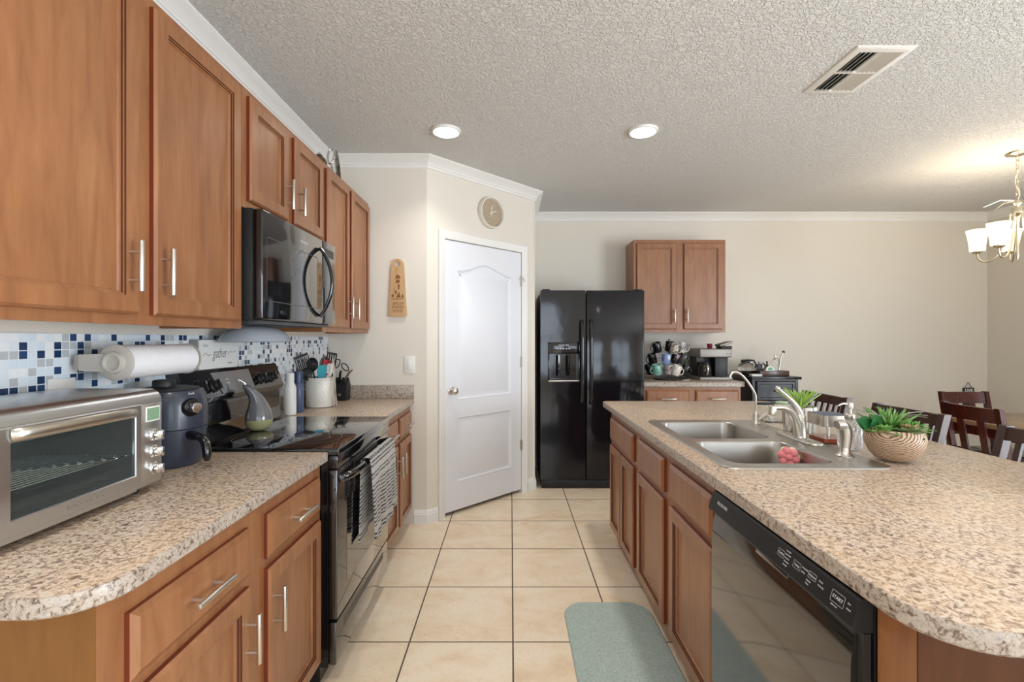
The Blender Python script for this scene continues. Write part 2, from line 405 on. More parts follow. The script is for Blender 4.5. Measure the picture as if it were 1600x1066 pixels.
# pantry door with arched panels
t = thing('door_1', 'white two-panel arched pantry door with a satin knob in the angled wall', 'door', D(.57, .03, -.02), 0); t['kind'] = 'structure'
du0, du1, dz0, dz1 = U0+.004, U1-.004, .03, DT-.005
W = du1-du0
def arch(u0, u1, v0, v1, rise, n=16):
    p = [(u0, v0), (u1, v0), (u1, v1)]
    for i in range(1, n):
        s = i/n; x = u1+(u0-u1)*s
        p.append((x, v1+rise*(.5-.5*math.cos(2*PI*s))**1.2))
    p.append((u0, v1)); return p
p1 = arch(du0+.115, du1-.115, .88, 1.885, .07); p2 = [(du0+.115, .245), (du1-.115, .245), (du1-.115, .745), (du0+.115, .745)]
g = G(); g.T = Matrix(((du[0], 0, dn[0], A[0]), (du[1], 0, dn[1], A[1]), (0, 1, 0, 0), (0, 0, 0, 1)))
wf = -.004
g.fill([[(du0, dz0), (du1, dz0), (du1, dz1), (du0, dz1)], p1, p2], wf)
for p in (p1, p2):
    g.loops([[(x, y, wf+h) for x, y in inset(p, d)] for d, h in ((0, 0), (.004, .003), (.010, -.004), (.016, -.011), (.030, -.011), (.052, -.002))], cap0=False)
g.box(du0, dz0, -.04, du1, dz1, wf-.0125)
g.loops([[(du0, dz0, w_), (du1, dz0, w_), (du1, dz1, w_), (du0, dz1, w_)] for w_ in (-.02, wf)], cap0=False, cap1=False)
g.make('door_panel', M['white'], t, 30)
g = G(); T = frame(D(du0+.06, .955, wf), (du[0], du[1], 0), (0, 0, 1)); g.T = T
g.lathe([(.030, 0), (.030, .004), (.022, .009), (.011, .012), (.010, .030), (.018, .036), (.027, .046), (.028, .055), (.022, .064), (.006, .068)])
g.make('door_knob', M['nickel'], t, 50)
for z in (.42, 1.15, 1.86):
    g = G(); g.cyl(D(du1+.004, z-.045, .006), D(du1+.004, z+.045, .006), .006, n=10); dbox(g, du1-.012, z-.045, -.003, du1+.016, z+.045, .001)
    g.make('hinge', M['nickel'], t)
g = G(); g.tube([D(du1-.03, 1.875, .004), D(du1-.03, 1.875, .05), D(du1-.03, 1.87, .06)], .004); g.tube([D(du1+.02, 1.85, .004), D(du1+.02, 1.86, .03), D(du1+.02, 1.89, .035)], .004)
g.make('latch', M['nickel'], t)
# mosaic backsplash and light switch
G().box(XL, .5, 1.015, XL+.007, 3.395, 1.367).make('wall_backsplash', M['mosaic'], kind='structure', ang=0)
# ------------------------------------------------------------------ cabinets
DOOR = [(0, 0), (0, .012), (.007, .019), (.049, .019), (.0495, .0145), (.054, .0140), (.0545, .0095), (.059, .0090), (.062, .004)]
DRAW = [(0, 0), (0, .010), (.003, .012), (.015, .019)]
class Cab:
    def __init__(s, name, label, O, U, Wd, width, z0, z1, depth, group=None, toe=False, top=True):
        s.U = Vector(U); s.W = Vector(Wd); s.O = Vector(O); s.z1 = z1
        s.T = Matrix(((s.U.x, 0, s.W.x, s.O.x), (s.U.y, 0, s.W.y, s.O.y), (0, 1, 0, 0), (0, 0, 0, 1)))
        c = s.O+s.U*width/2-s.W*depth/2
        s.root = thing(name, label, 'cabinet', (c.x, c.y, z0), 0, group)
        g = G(s.T); zz = z0+.1 if toe else z0; k = .016
        g.box(0, zz, -.019, width, z1, 0)
        for a in (0, width-k):
            g.box(a, zz, -depth, a+k, z1, -.019)
            if toe: g.box(a, z0, -depth, a+k, zz, -.075)
        g.box(k, zz+.012, -depth, width-k, zz+.012+k, -.019); g.box(k, zz+.028, -depth, width-k, z1, -depth+.008)
        if top: g.box(k, z1-k, -depth+.008, width-k, z1, -.019)
        if toe: g.box(k, z0, -.09, width-k, zz, -.075)
        g.make('body', M['wood'], s.root, 0)
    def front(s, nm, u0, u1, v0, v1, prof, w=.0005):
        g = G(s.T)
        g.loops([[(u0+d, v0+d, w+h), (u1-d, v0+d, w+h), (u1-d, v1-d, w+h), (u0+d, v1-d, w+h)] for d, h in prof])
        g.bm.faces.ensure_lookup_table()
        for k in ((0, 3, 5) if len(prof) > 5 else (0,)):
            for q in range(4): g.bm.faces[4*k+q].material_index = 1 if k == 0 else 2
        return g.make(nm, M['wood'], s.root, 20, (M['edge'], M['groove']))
    def door(s, u0, u1, v0, v1, hu=None, hv=None):
        o = s.front('door', u0, u1, v0, v1, DOOR)
        if hu is not None: s.pull(o, (hu, hv-.068), (hu, hv+.068))
        return o
    def drawer(s, u0, u1, v0, v1, handle=True):
        o = s.front('drawer', u0, u1, v0, v1, DRAW); c = (u0+u1)/2; h = (v0+v1)/2
        if handle: s.pull(o, (c-.068, h), (c+.068, h))
        return o
    def pull(s, o, a, b):
        g = G(s.T); w = .0195; a = Vector((*a, 0)); b = Vector((*b, 0)); d = (b-a).normalized()
        g.cyl(a+Vector((0, 0, w+.032)), b+Vector((0, 0, w+.032)), .0066, n=14, bev=.001)
        for q in (a+d*.03, b-d*.03): g.cyl(q+Vector((0, 0, w)), q+Vector((0, 0, w+.028)), .0045, n=12)
        g.make('handle', M['nickel'], o)
UP, UT = 1.39, 2.33
FX = -1.035
gr = 'wall cabinets above the stove counter'
# wall cabinets on the left: U = +Y, W = +X
c = Cab('wall_cabinet', 'tall double-door cherry wall cabinet nearest the camera, above the toaster oven', (FX, .82, 0), (0, 1, 0), (1, 0, 0), .968, UP, UT, .30, gr)
c.door(.03, .458, UP+.028, UT-.028, .42, 1.545); c.door(.512, .938, UP+.028, UT-.028, .537, 1.545)
c = Cab('wall_cabinet', 'short double-door cherry wall cabinet directly above the black microwave', (FX, 1.790, 0), (0, 1, 0), (1, 0, 0), .764, 1.862, UT, .30, gr)
c.door(.032, .344, 1.892, UT-.028, .318, 2.005); c.door(.408, .738, 1.892, UT-.028, .437, 2.005)
c = Cab('wall_cabinet', 'tall double-door cherry wall cabinet at the far end, above the utensil crock', (FX, 2.556, 0), (0, 1, 0), (1, 0, 0), .826, UP, UT, .30, gr)
c.door(.030, .385, UP+.028, UT-.028, .352, 1.545); c.door(.434, .798, UP+.028, UT-.028, .465, 1.545)
# base cabinets on the left
BX = -.735; BT = .877
gb = 'base cabinets on the stove side'
c = Cab('base_cabinet', 'cherry base cabinet with two drawers and two doors under the near counter, before the stove', (BX, .8246, 0), (0, 1, 0), (1, 0, 0), .966, 0, BT, .60, gb, toe=True)
c.drawer(.060, .464, .695, .828); c.drawer(.560, .938, .695, .828); c.door(.060, .464, .125, .665, .440, .535); c.door(.560, .938, .125, .665, .584, .535)
g = G().box(-1.335, .8216, .0, BX, .8243, BT); g.make('end_panel', M['wood_end'], c.root, 0, label='flat tan-brown end panel')
c = Cab('base_cabinet', 'cherry base cabinet with two drawers and two doors between stove and end wall', (BX, 2.560, 0), (0, 1, 0), (1, 0, 0), .836, 0, BT, .60, gb, toe=True)
c.drawer(.035, .415, .695, .828); c.drawer(.465, .815, .695, .828); c.door(.035, .415, .125, .665, .390, .535); c.door(.465, .815, .125, .665, .490, .535)
# island cabinets: face towards -X, U = -Y
IX = .672; gi = 'island base cabinets'
c = Cab('base_cabinet', 'cherry island cabinet with one drawer over two narrow doors, at the refrigerator end', (IX, 3.10, 0), (0, -1, 0), (-1, 0, 0), .634, 0, BT, .60, gi, toe=True, top=False)
c.drawer(.030, .600, .690, .835, False); c.door(.030, .310, .120, .660); c.door(.322, .600, .120, .660)
c = Cab('base_cabinet', 'wide cherry sink cabinet in the island with two false drawers over two doors', (IX, 2.464, 0), (0, -1, 0), (-1, 0, 0), .976, 0, BT, .60, gi, toe=True, top=False)
c.drawer(.050, .458, .690, .835, False); c.drawer(.536, .944, .690, .835, False); c.door(.050, .458, .120, .660); c.door(.536, .944, .120, .660)
c = Cab('end_cabinet', 'reddish-brown end section of the island beside the dishwasher', (IX, .852, 0), (0, -1, 0), (-1, 0, 0), .082, 0, BT, .60, None, toe=True)
c.root['category'] = 'cabinet'
g = G().box(1.2805, .77, 0, 1.30, 3.10, BT).box(.672, .767, 0, 1.30, .7697, BT); g.make('back_panel', wood('shaded_end_panel', srgb(76, 44, 24), srgb(86, 51, 29), srgb(94, 57, 34), .5, coat=0, spec=.15), c.root, 0)  # end wood darkened: the low light on it is put into the colour
# fridge-side cabinets on the back wall: U = +X, W = -Y
c = Cab('wall_cabinet', 'double-door cherry wall cabinet on the back wall above the mugs', (1.219, 4.61, 0), (1, 0, 0), (0, -1, 0), .908, 1.416, 2.333, .315)
c.door(.026, .422, 1.447, 2.299, .394, 1.58); c.door(.491, .878, 1.447, 2.299, .518, 1.58)
c = Cab('base_cabinet', 'cherry base cabinet with two drawers under the coffee counter by the refrigerator', (1.222, 4.33, 0), (1, 0, 0), (0, -1, 0), .916, 0, .907, .595, None, toe=True)
c.drawer(.035, .438, .72, .876); c.drawer(.495, .894, .72, .876); c.door(.035, .438, .12, .69, .41, .58); c.door(.495, .894, .12, .69, .52, .58)
# ------------------------------------------------------------------ worktops
def slab(g, out, hole, z0, z1):
    e = .004; hs = [hole] if hole else []
    g.fill([inset(out, e)]+hs, z1)
    old = set(g.bm.faces)
    g.loops([[(x, y, z) for x, y in inset(out, d)] for d, z in ((e, z1), (e*.3, z1-e*.3), (0, z1-e), (0, z0+e), (e, z0))], False, False)
    for f in set(g.bm.faces)-old: f.material_index = 1
    g.fill([inset(out, e)]+hs, z0)
    if hole: g.loops([[(x, y, z0) for x, y in hole], [(x, y, z1) for x, y in hole]], False, False)
    return g
t = thing('countertop', 'speckled beige laminate worktop with a rounded corner under the toaster oven', 'countertop', (-1.02, 1.28, .878), 0, None)
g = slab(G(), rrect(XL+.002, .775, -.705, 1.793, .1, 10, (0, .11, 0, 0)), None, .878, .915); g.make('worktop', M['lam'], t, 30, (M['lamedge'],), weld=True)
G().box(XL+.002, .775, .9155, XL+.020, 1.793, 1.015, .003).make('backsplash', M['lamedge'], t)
t = thing('countertop', 'speckled beige laminate worktop beyond the stove, under the utensil crock', 'countertop', (-1.02, 2.97, .878), 0, None)
g = slab(G(), [(XL+.002, 2.557), (-.705, 2.557), (-.705, 3.398), (XL+.002, 3.398)], None, .878, .915); g.make('worktop', M['lam'], t, 30, (M['lamedge'],), weld=True)
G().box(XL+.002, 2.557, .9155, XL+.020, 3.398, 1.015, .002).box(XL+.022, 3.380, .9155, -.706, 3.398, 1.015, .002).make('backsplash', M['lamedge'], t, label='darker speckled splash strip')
t = thing('countertop', 'large speckled beige laminate island worktop around the sink', 'countertop', (1.2, 1.98, .878), 0, None)
hole = rrect(.745, 1.575, 1.265, 2.445, .03, 5)
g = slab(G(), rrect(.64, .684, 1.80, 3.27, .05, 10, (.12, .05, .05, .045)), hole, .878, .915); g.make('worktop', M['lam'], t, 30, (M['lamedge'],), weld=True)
t = thing('countertop', 'short speckled laminate worktop by the refrigerator, under the coffee maker', 'countertop', (1.7, 4.6, .907), 0, None)
g = slab(G(), rrect(1.212, 4.30, 2.185, YB-.002, .06, 8, (0, .06, 0, 0)), None, .907, .951); g.make('worktop', M['lam'], t, 30, (M['lamedge'],), weld=True)
G().box(1.212, YB-.02, .9515, 2.185, YB-.002, 1.05, .002).make('backsplash', M['lamedge'], t)
# ------------------------------------------------------------------ range
t = thing('electric_range', 'black freestanding glass-top electric range between the two left worktops', 'stove', (-1.0, 2.175, 0))
Y0, Y1 = 1.798, 2.552
g = G().box(-1.325, Y0, .08, -.705, Y1, .898).box(-1.30, Y0+.03, 0, -.75, Y1-.03, .08); g.make('body', M['black'], t)
G().box(-1.325, Y0, .898, -.662, Y1, .926, .006, 3).make('cooktop', M['gloss'], t)
G().box(-.705, Y0, .846, -.668, Y1, .8975, .004).make('front_strip', M['gloss'], t)
for (x, y, r) in ((-1.085, 1.985, .092), (-.845, 1.995, .115), (-1.09, 2.385, .078), (-.845, 2.37, .095)):
    g = G()
    for q in ((r, r-.55) if False else (r,)):
        g.loops([[(x+a*math.cos(k*2*PI/64), y+a*math.sin(k*2*PI/64), .9263) for k in range(64)] for a in (q-.0012, q+.0012)], False, False)
    q = r*.58; g.loops([[(x+a*math.cos(k*2*PI/64), y+a*math.sin(k*2*PI/64), .9263) for k in range(64)] for a in (q-.0008, q+.0008)], False, False)
    g.make('burner_ring', mat('burner_print', srgb(120, 120, 120), .3), t, 0)
pr = [(-1.336, .9262), (-1.336, 1.217), (-1.292, 1.219), (-1.286, 1.213), (-1.246, 1.105), (-1.250, 1.088), (-1.268, 1.078), (-1.270, .985), (-1.240, .940), (-1.225, .9262)]
G().loops([[(x, y, z) for x, z in pr] for y in (Y0+.002, Y0+.006, Y1-.006, Y1-.002)]).make('backguard', M['gloss'], t, 25)
fn = Vector((.108, 0, .040)).normalized(); fu = Vector((-.04, 0, .108)).normalized()
def BG(y, s, o=.001): return frame(Vector((-1.246, y, 1.105))+fu*s+fn*o, (0, 1, 0), tuple(fu))
g = G(BG(2.14, .0, .0008)); g.prism([(-.12, .008), (.13, .008), (.13, .106), (-.16, .106)], 0, .002); g.make('display_panel', mat('display_grey', srgb(88, 88, 92), .15, coat=.6), t)
g = G(BG(2.14, 0, .0032)); ink = mat('panel_print', srgb(205, 205, 205), .5)
g.text('12:00', .018, Matrix.Translation((.03, .055, 0))); 
for i, s_ in enumerate(('BAKE', 'BROIL')): g.text(s_, .009, Matrix.Translation((-.06, .07-.018*i, 0)))
g.text('FRIGIDAIRE', .009, Matrix.Translation((.07, .018, 0)))
g.make('display_print', ink, t, 0)
for y in (1.885, 1.975, 2.345, 2.445):
    g = G(BG(y, .048)); g.lathe([(.027, 0), (.027, .006), (.021, .010), (.020, .022), (.017, .026)]); g.box(-.0055, -.021, .018, .0055, .021, .036, .003)
    kb = g.make('control_knob', M['matte_black'], t)
    g = G(BG(y, .048)); g.box(-.001, .006, .0362, .001, .020, .0366)
    for k in range(9):
        a = -.9+k*.6; g.box(.033*math.sin(a)-.0012, .033*math.cos(a)-.0012, 0, .033*math.sin(a)+.0012, .033*math.cos(a)+.0012, .0005)
    g.make('dial_marks', ink, kb, 0)
d = G().box(-.704, Y0+.004, .262, -.672, Y1-.004, .842, .004).make('oven_door', M['smoke'], t)
G().box(-.6717, Y0+.11, .36, -.6712, Y1-.11, .70).make('oven_window', M['gloss'], d, 0)
pts = [(-.674, 1.835, .800), (-.655, 1.842, .806), (-.640, 1.87, .808), (-.634, 1.93, .808), (-.632, 2.175, .808), (-.634, 2.42, .808), (-.640, 2.48, .808), (-.655, 2.508, .806), (-.674, 2.515, .800)]
G().tube(pts, .0165, 12, sx=1.0, sy=.75, up=(0, 0, 1)).make('door_handle', M['gloss'], d, 50)
d = G().box(-.704, Y0+.004, .085, -.676, Y1-.004, .250, .004).make('storage_drawer', M['smoke'], t)
G().box(-.6762, Y0+.09, .190, -.6752, Y1-.09, .222).make('drawer_pull', M['iron'], d, 0)
# towel over the oven handle
ty0, ty1 = 2.03, 2.44
hc = (-.632, .808)
def tow(u, v):
    y = ty0+(ty1-ty0)*u; L = .345; arc = .06; s = v*(2*L+arc); fold = .012*math.sin(u*13)+.006*math.sin(u*29+1)
    if s < L:
        q = s; z = hc[1]-L+q; k = (L-q)/L; x = hc[0]-.022-.003*k; y2 = y+k*.012*math.sin(u*9)
        return (x+fold*.25*k, y2+.0*k-.02*k*(1-u), z+.03*k*math.sin(u*2))
    if s < L+arc:
        a = (s-L)/arc*PI; return (hc[0]-.021*math.cos(a), y, hc[1]+.019*math.sin(a)+.004)
    q = s-L-arc; k = q/L
    return (hc[0]+.021+.014*k**.6+fold*k, y-.012*k*math.sin(u*5), hc[1]-q*.97-.012*math.sin(u*6)*k)
o = G().grid(tow, 60, 90).make('kitchen_towel', M['towel'], ang=80, label='grey and black striped terry towel hanging over the oven door handle', cat='towel')
md = o.modifiers.new('thick', 'SOLIDIFY'); md.thickness = .004; md.offset = 0
# ------------------------------------------------------------------ microwave
t = thing('microwave_oven', 'black over-the-range microwave with a glossy door under the short wall cabinet', 'microwave', (-1.16, 2.172, 1.42))
G().box(-1.335, 1.797, 1.424, -.9980, 2.549, 1.8585, .003).make('body', M['matte_black'], t)
d = G().box(-.9975, 1.799, 1.428, -.960, 2.372, 1.8565, .006, 3).make('door', M['gloss'], t)
g = G(); yz = rrect(1.83, 1.50, 2.315, 1.755, .012, 4); yz2 = inset(yz, .003)
g.loops([[(-.9597, y, z) for y, z in yz], [(-.9597, y, z) for y, z in yz2]], False, False); g.make('window_outline', mat('outline_grey', srgb(70, 72, 74), .3), d, 0)
g = G(); T = frame((-.9596, 2.165, 1.633+.165), (0, 1, 0), (0, 0, 1)); g.text('FRIGIDAIRE', .016, T); g.make('lettering', ink, d, 0)
n_ = 14
pts = [(-.958+.062*math.sin(PI*i/n_)**.8, 2.338, 1.462+.345*i/n_) for i in range(n_+1)]
G().tube(pts, .011, 12, sx=.8, sy=1.25, up=(1, 0, 0)).make('door_handle', M['gloss'], d, 50)
G().box(-.9975, 2.376, 1.428, -.960, 2.547, 1.8565, .006, 3).make('control_panel', mat('dark_glass_panel', (.03, .03, .03), .06, coat=1), t)
G().box(-.9598, 2.41, 1.78, -.9592, 2.52, 1.82).make('clock_display', M['iron'], t, 0)
g = G().box(-1.30, 1.82, 1.414, -.99, 2.53, 1.4238)
for i in range(14): g.box(-1.27, 1.86+i*.047, 1.411, -1.05, 1.875+i*.047, 1.4142)
g.make('underside_grille', mat('grey_grille', srgb(90, 92, 94), .35, .6), t)
# clear microwave dish cover hanging below
g = G(); c0 = (-1.17, 2.13, 1.336)
g.lathe([(.150, 0), (.154, .003), (.150, .008), (.138, .030), (.115, .052), (.075, .068), (.02, .074)], c0, 48, False, True)
o = g.make('splatter_cover', mat('hazy_plastic', (.82, .86, .92), .22, trans=.72, ior=1.2), ang=60, label='clear domed plastic splatter cover held under the microwave', cat='plate cover')
md = o.modifiers.new('thick', 'SOLIDIFY'); md.thickness = .002
# ------------------------------------------------------------------ refrigerator
t = thing('refrigerator', 'glossy black side-by-side refrigerator with an ice dispenser', 'refrigerator', (.735, 4.55, 0))
G().box(.272, 4.256, .03, 1.197, 4.90, 1.775, .004).make('body', M['matte_black'], t)
FY0, FY1, FZ0, FZ1 = 4.180, 4.250, .085, 1.788
rx0, rx1, rz0, rz1 = .350, .603, .990, 1.215
g = G().box(.268, FY0, FZ0, rx0, FY1, FZ1).box(rx1, FY0, FZ0, .672, FY1, FZ1).box(rx0, FY0, FZ0, rx1, FY1, rz0).box(rx0, FY0, rz1, rx1, FY1, FZ1).box(rx0, FY1-.006, rz0, rx1, FY1, rz1)
dl = g.make('freezer_door', M['fridge'], t, 0, weld=True)
dr = G().box(.680, FY0, FZ0, 1.202, FY1, FZ1, .008, 3).make('refrigerator_door', M['fridge'], t)
bz = G().box(.333, FY0-.010, 1.218, .617, FY0-.0005, 1.322, .003)
bz.box(.333, FY0-.010, .975, .348, FY0-.0005, 1.217, .002).box(.605, FY0-.010, .975, .617, FY0-.0005, 1.217, .002)
dp = bz.make('dispenser', M['black'], dl)
G().box(.335, FY0-.030, .968, .615, FY0-.0005, .984, .004).make('drip_tray', M['steel'], dp)
g = G()
for x in (.43, .52): g.tube([(x, 4.215, 1.205), (x, 4.21, 1.10), (x, 4.225, 1.02)], .016, 8)
g.make('dispenser_lever', M['black'], dp)
g = G(frame((.475, FY0-.0103, 1.295), (1, 0, 0), (0, 0, 1))); g.text('FRIGIDAIRE', .018, Matrix())
for i in range(5): g.box(-.06+i*.026, -.035, 0, -.048+i*.026, -.027, .0006)
g.make('dispenser_print', ink, dp, 0)
for x, o in ((.636, dl), (.716, dr)):
    pts = [(x, FY0-.001, 1.515), (x, FY0-.030, 1.505), (x, FY0-.050, 1.46), (x, FY0-.058, 1.35), (x, FY0-.060, 1.15), (x, FY0-.058, .95), (x, FY0-.050, .83), (x, FY0-.030, .785), (x, FY0-.001, .775)]
    G().tube(pts, .013, 12, sx=1, sy=1.2, up=(0, 1, 0)).make('handle', M['black'], o, 50)
g = G().box(.275, 4.20, .006, 1.195, 4.255, .078, .006)
for i in range(30): g.box(.36+i*.026, 4.196, .028, .376+i*.026, 4.2005, .056)
g.make('base_grille', M['matte_black'], t)
g = G()
for x in (.285, 1.115): g.box(x, 4.19, 1.7885, x+.07, 4.30, 1.800, .004)
g.make('hinge_cover', M['matte_black'], t)
# ------------------------------------------------------------------ dishwasher
t = thing('dishwasher', 'black front-control dishwasher built into the near end of the island', 'dishwasher', (.93, 1.17, 0))
G().box(.669, .857, .10, 1.24, 1.482, .868).box(.70, .87, 0, 1.2, 1.47, .10).make('body', M['matte_black'], t)
pr = [(.662, .862, .0), (.640, .0, .0)]
DW0, DW1 = .857, 1.478
pf = [(.665, .118), (.642, .118), (.638, .30), (.636, .55), (.638, .74), (.643, .785), (.648, .803), (.665, .806)]
d = G().loops([[(x, y, z) for x, z in pf] for y in (DW0+.016, DW1-.004)]).make('door', M['smoke'], t, 40)
G().box(.650, DW0, .118, .6635, DW0+.0155, .806).make('side_gasket', M['iron'], t, 0)
pf = [(.668, .808), (.638, .808), (.630, .812), (.628, .818), (.643, .866), (.648, .870), (.668, .870)]
cp_ = G().loops([[(x, y, z) for x, z in pf] for y in (DW0, DW0+.003, DW1-.003, DW1)]).make('control_panel', M['matte_black'], t, 30)
un = Vector((.015, 0, .048)).normalized()
def DWF(y, s): return frame(Vector((.628, y, .818))+un*s+Vector((-.954, 0, .298))*.0006, (0, -1, 0), tuple(un))
g = G(DWF(1.40, .030)); g.text('FRIGIDAIRE', .0125, Matrix(), .0003)
def btn(y, s, txt, wd, ht, ts):
    global g
    T = DWF(y, s); g.T = T; o_ = rrect(-wd/2, -ht/2, wd/2, ht/2, .002, 3); g.loops([[(a, b, 0) for a, b in o_], [(a, b, 0) for a, b in inset(o_, .0008)]], False, False); g.text(txt, ts, Matrix(), .0003)
btn(1.095, .030, 'Cycles', .026, .016, .008); btn(1.035, .030, 'Temp', .026, .016, .008); btn(.983, .032, 'Options', .026, .014, .007)
btn(.905, .028, 'START', .036, .022, .0098)
def tx(y, s, txt, ts):
    g.T = DWF(y, s); g.text(txt, ts*.85, Matrix(), .0003, align='LEFT', sx=.72)
for i, s_ in enumerate(('Heavy Wash', 'Normal Wash', 'Energy Saver', 'China Crystal', 'Rinse Only')): tx(1.079, .044-.008*i, s_, .0052)
for i, s_ in enumerate(('Hi-Temp Wash', 'Sani Rinse')): tx(1.018, .035-.009*i, s_, .0052)
for i, s_ in enumerate(('Delay Start', '4 Hours')): tx(.997, .018-.007*i, s_, .0052)
for i, s_ in enumerate(('Heat Dry', 'No Heat Dry')): tx(.962, .034-.009*i, s_, .0052)
tx(.918, .012, 'Hold to Cancel', .0045)
for i, s_ in enumerate(('Clean', 'Sanitized')): tx(.880, .034-.010*i, s_, .0052)
g.make('lettering', ink, cp_, 0)
g = G().box(.6385, 1.075, .7935, .652, 1.215, .8075, .003); g.make('handle_pocket', M['gloss'], d)
# ------------------------------------------------------------------ sink
t = thing('kitchen_sink', 'double-bowl stainless steel drop-in sink set into the island worktop', 'sink', (1.0, 2.01, .90))
out = rrect(.718, 1.547, 1.292, 2.474, .045, 8); b1 = rrect(.762, 1.605, 1.138, 1.962, .06, 8); b2 = rrect(.762, 2.008, 1.138, 2.412, .06, 8)
g = G(); zt = .9205
g.fill([inset(out, .010), b1, b2], zt)
g.loops([[(x, y, z) for x, y in inset(out, dd)] for dd, z in ((.010, zt), (.006, .9215), (.002, .9195), (0, .9155))], False, False)
g.make('deck', M['sink'], t, 40, weld=True)
for b in (b1, b2):
    g = G(); g.loops([[(x, y, z) for x, y in inset(b, dd)] for dd, z in ((0, zt), (.003, zt-.002), (.005, zt-.008), (.010, .80), (.014, .765), (.024, .745), (.045, .738))], False, True)
    bo = g.make('basin', M['sink'], t, 50)
    xs = [p[0] for p in b]; ys = [p[1] for p in b]; cx = (min(xs)+max(xs))/2; cy = (min(ys)+max(ys))/2
    G().lathe([(.044, 0), (.044, .002), (.036, .0025), (.030, .001), (.008, .0008)], (cx, cy, .7385)).make('drain', M['chrome'], bo)
# main faucet
t = thing('kitchen_faucet', 'brushed nickel single-lever kitchen faucet in the middle of the sink deck', 'faucet', (1.235, 1.99, zt))
g = G(); lp = rrect(1.205, 1.862, 1.265, 2.135, .029, 8)
g.loops([[(x, y, z) for x, y in inset(lp, dd)] for dd, z in ((0, zt+.0015), (0, zt+.006), (.004, zt+.010), (.010, zt+.0115))]); g.make('base_plate', M['nickel'], t, 50)
g = G().lathe([(.028, .010), (.028, .014), (.026, .02), (.025, .075), (.0255, .077), (.024, .080), (.023, .10), (.016, .114), (.005, .119)], (1.235, 1.99, zt)); g.make('body', M['nickel'], t, 50)
def bez(p, n=14):
    m = len(p)-1; out_ = []
    for i in range(n+1):
        s = i/n; q = Vector((0, 0, 0))
        for k, c in enumerate(p): q += Vector(c)*(math.comb(m, k)*s**k*(1-s)**(m-k))
        out_.append(q)
    return out_
pts = bez([(1.225, 1.982, zt+.022), (1.20, 1.96, zt+.13), (1.14, 1.925, zt+.155), (1.065, 1.89, zt+.150)], 16)
rr = [.021-.008*min(1, i/12) for i in range(len(pts))]
g = G().tube(pts, rr, 14, up=(0, 0, 1)); g.cyl((1.066, 1.89, zt+.158), (1.060, 1.888, zt+.120), .0155, .0145, 18, .003); g.make('spout', M['nickel'], t, 50)
pts = bez([(1.240, 1.992, zt+.070), (1.235, 1.990, zt+.15), (1.19, 1.985, zt+.175), (1.140, 1.985, zt+.218)], 16)
rr = [.023-.016*min(1, i/11) for i in range(16)]+[.0085]
G().tube(pts, rr, 14, up=(0, 1, 0)).ball((1.139, 1.985, zt+.219), .0105).make('lever', M['nickel'], t, 50)
# filter tap
t = thing('filter_faucet', 'slim gooseneck drinking-water tap at the far corner of the sink deck', 'faucet', (1.243, 2.36, zt))
G().lathe([(.022, 0), (.022, .004), (.017, .010), (.016, .045), (.012, .058), (.008, .064)], (1.243, 2.36, zt+.0005)).make('body', M['nickel'], t, 50)
pts = [(1.243, 2.36, zt+.06), (1.243, 2.36, zt+.13)]+[tuple(q) for q in bez([(1.243, 2.36, zt+.14), (1.235, 2.36, zt+.17), (1.20, 2.36, zt+.22), (1.18, 2.36, zt+.243), (1.155, 2.36, zt+.285), (1.115, 2.36, zt+.27), (1.112, 2.36, zt+.235)], 18)]
G().tube(pts, .0055, 10, up=(0, 1, 0)).make('spout', M['nickel'], t, 60)
g = G().tube([(1.252, 2.352, zt+.022), (1.285, 2.335, zt+.052)], .0105, 12); g.tube([(1.287, 2.334, zt+.050), (1.302, 2.326, zt+.022)], [.004, .006], 8); g.make('lever', M['nickel'], t, 50)
# sprayer
t = thing('side_sprayer', 'brushed nickel pull-out side sprayer at the near end of the sink deck', 'sprayer', (1.228, 1.71, zt))
G().lathe([(.030, 0), (.030, .003), (.024, .008), (.017, .018), (.016, .03)], (1.228, 1.71, zt+.0005)).make('base', M['nickel'], t, 50)
pts = bez([(1.228, 1.71, zt+.024), (1.236, 1.71, zt+.08), (1.238, 1.71, zt+.125), (1.195, 1.705, zt+.115)], 14)
G().tube(pts, [.0155+.0045*math.sin(min(1, i/9)*2.2) for i in range(13)]+[.0175, .015], 14, up=(0, 1, 0)).make('spray_head', M['nickel'], t, 50)
# ------------------------------------------------------------------ toaster oven: front faces +X
t = thing('toaster_oven', 'large stainless steel toaster oven with three chrome knobs on the near worktop', 'toaster oven', (-1.17, 1.13, .916))
TY0, TY1, TX0, TX1, TZ0, TZ1 = .880, 1.362, -1.318, -1.022, .932, 1.206
M['oxsteel'] = mat('worn_steel', srgb(202, 204, 206), .3, 1)
n = N(M['oxsteel']); a = n.noise(n.co((1, 1, 1)), 14, 5, .6); n.l(n.math('MULTIPLY_ADD', a, .14, .24), n.b.inputs['Roughness'])
prof = [(TX0, TZ0), (TX0, TZ1-.01), (TX0+.01, TZ1)] + [(TX1-.035+.035*math.sin(a_), TZ1-.035+.035*math.cos(a_)) for a_ in [k*PI/12 for k in range(1, 7)]]
prof += [(TX1, TZ0+.02), (TX1-.004, TZ0+.006), (TX1-.012, TZ0)]
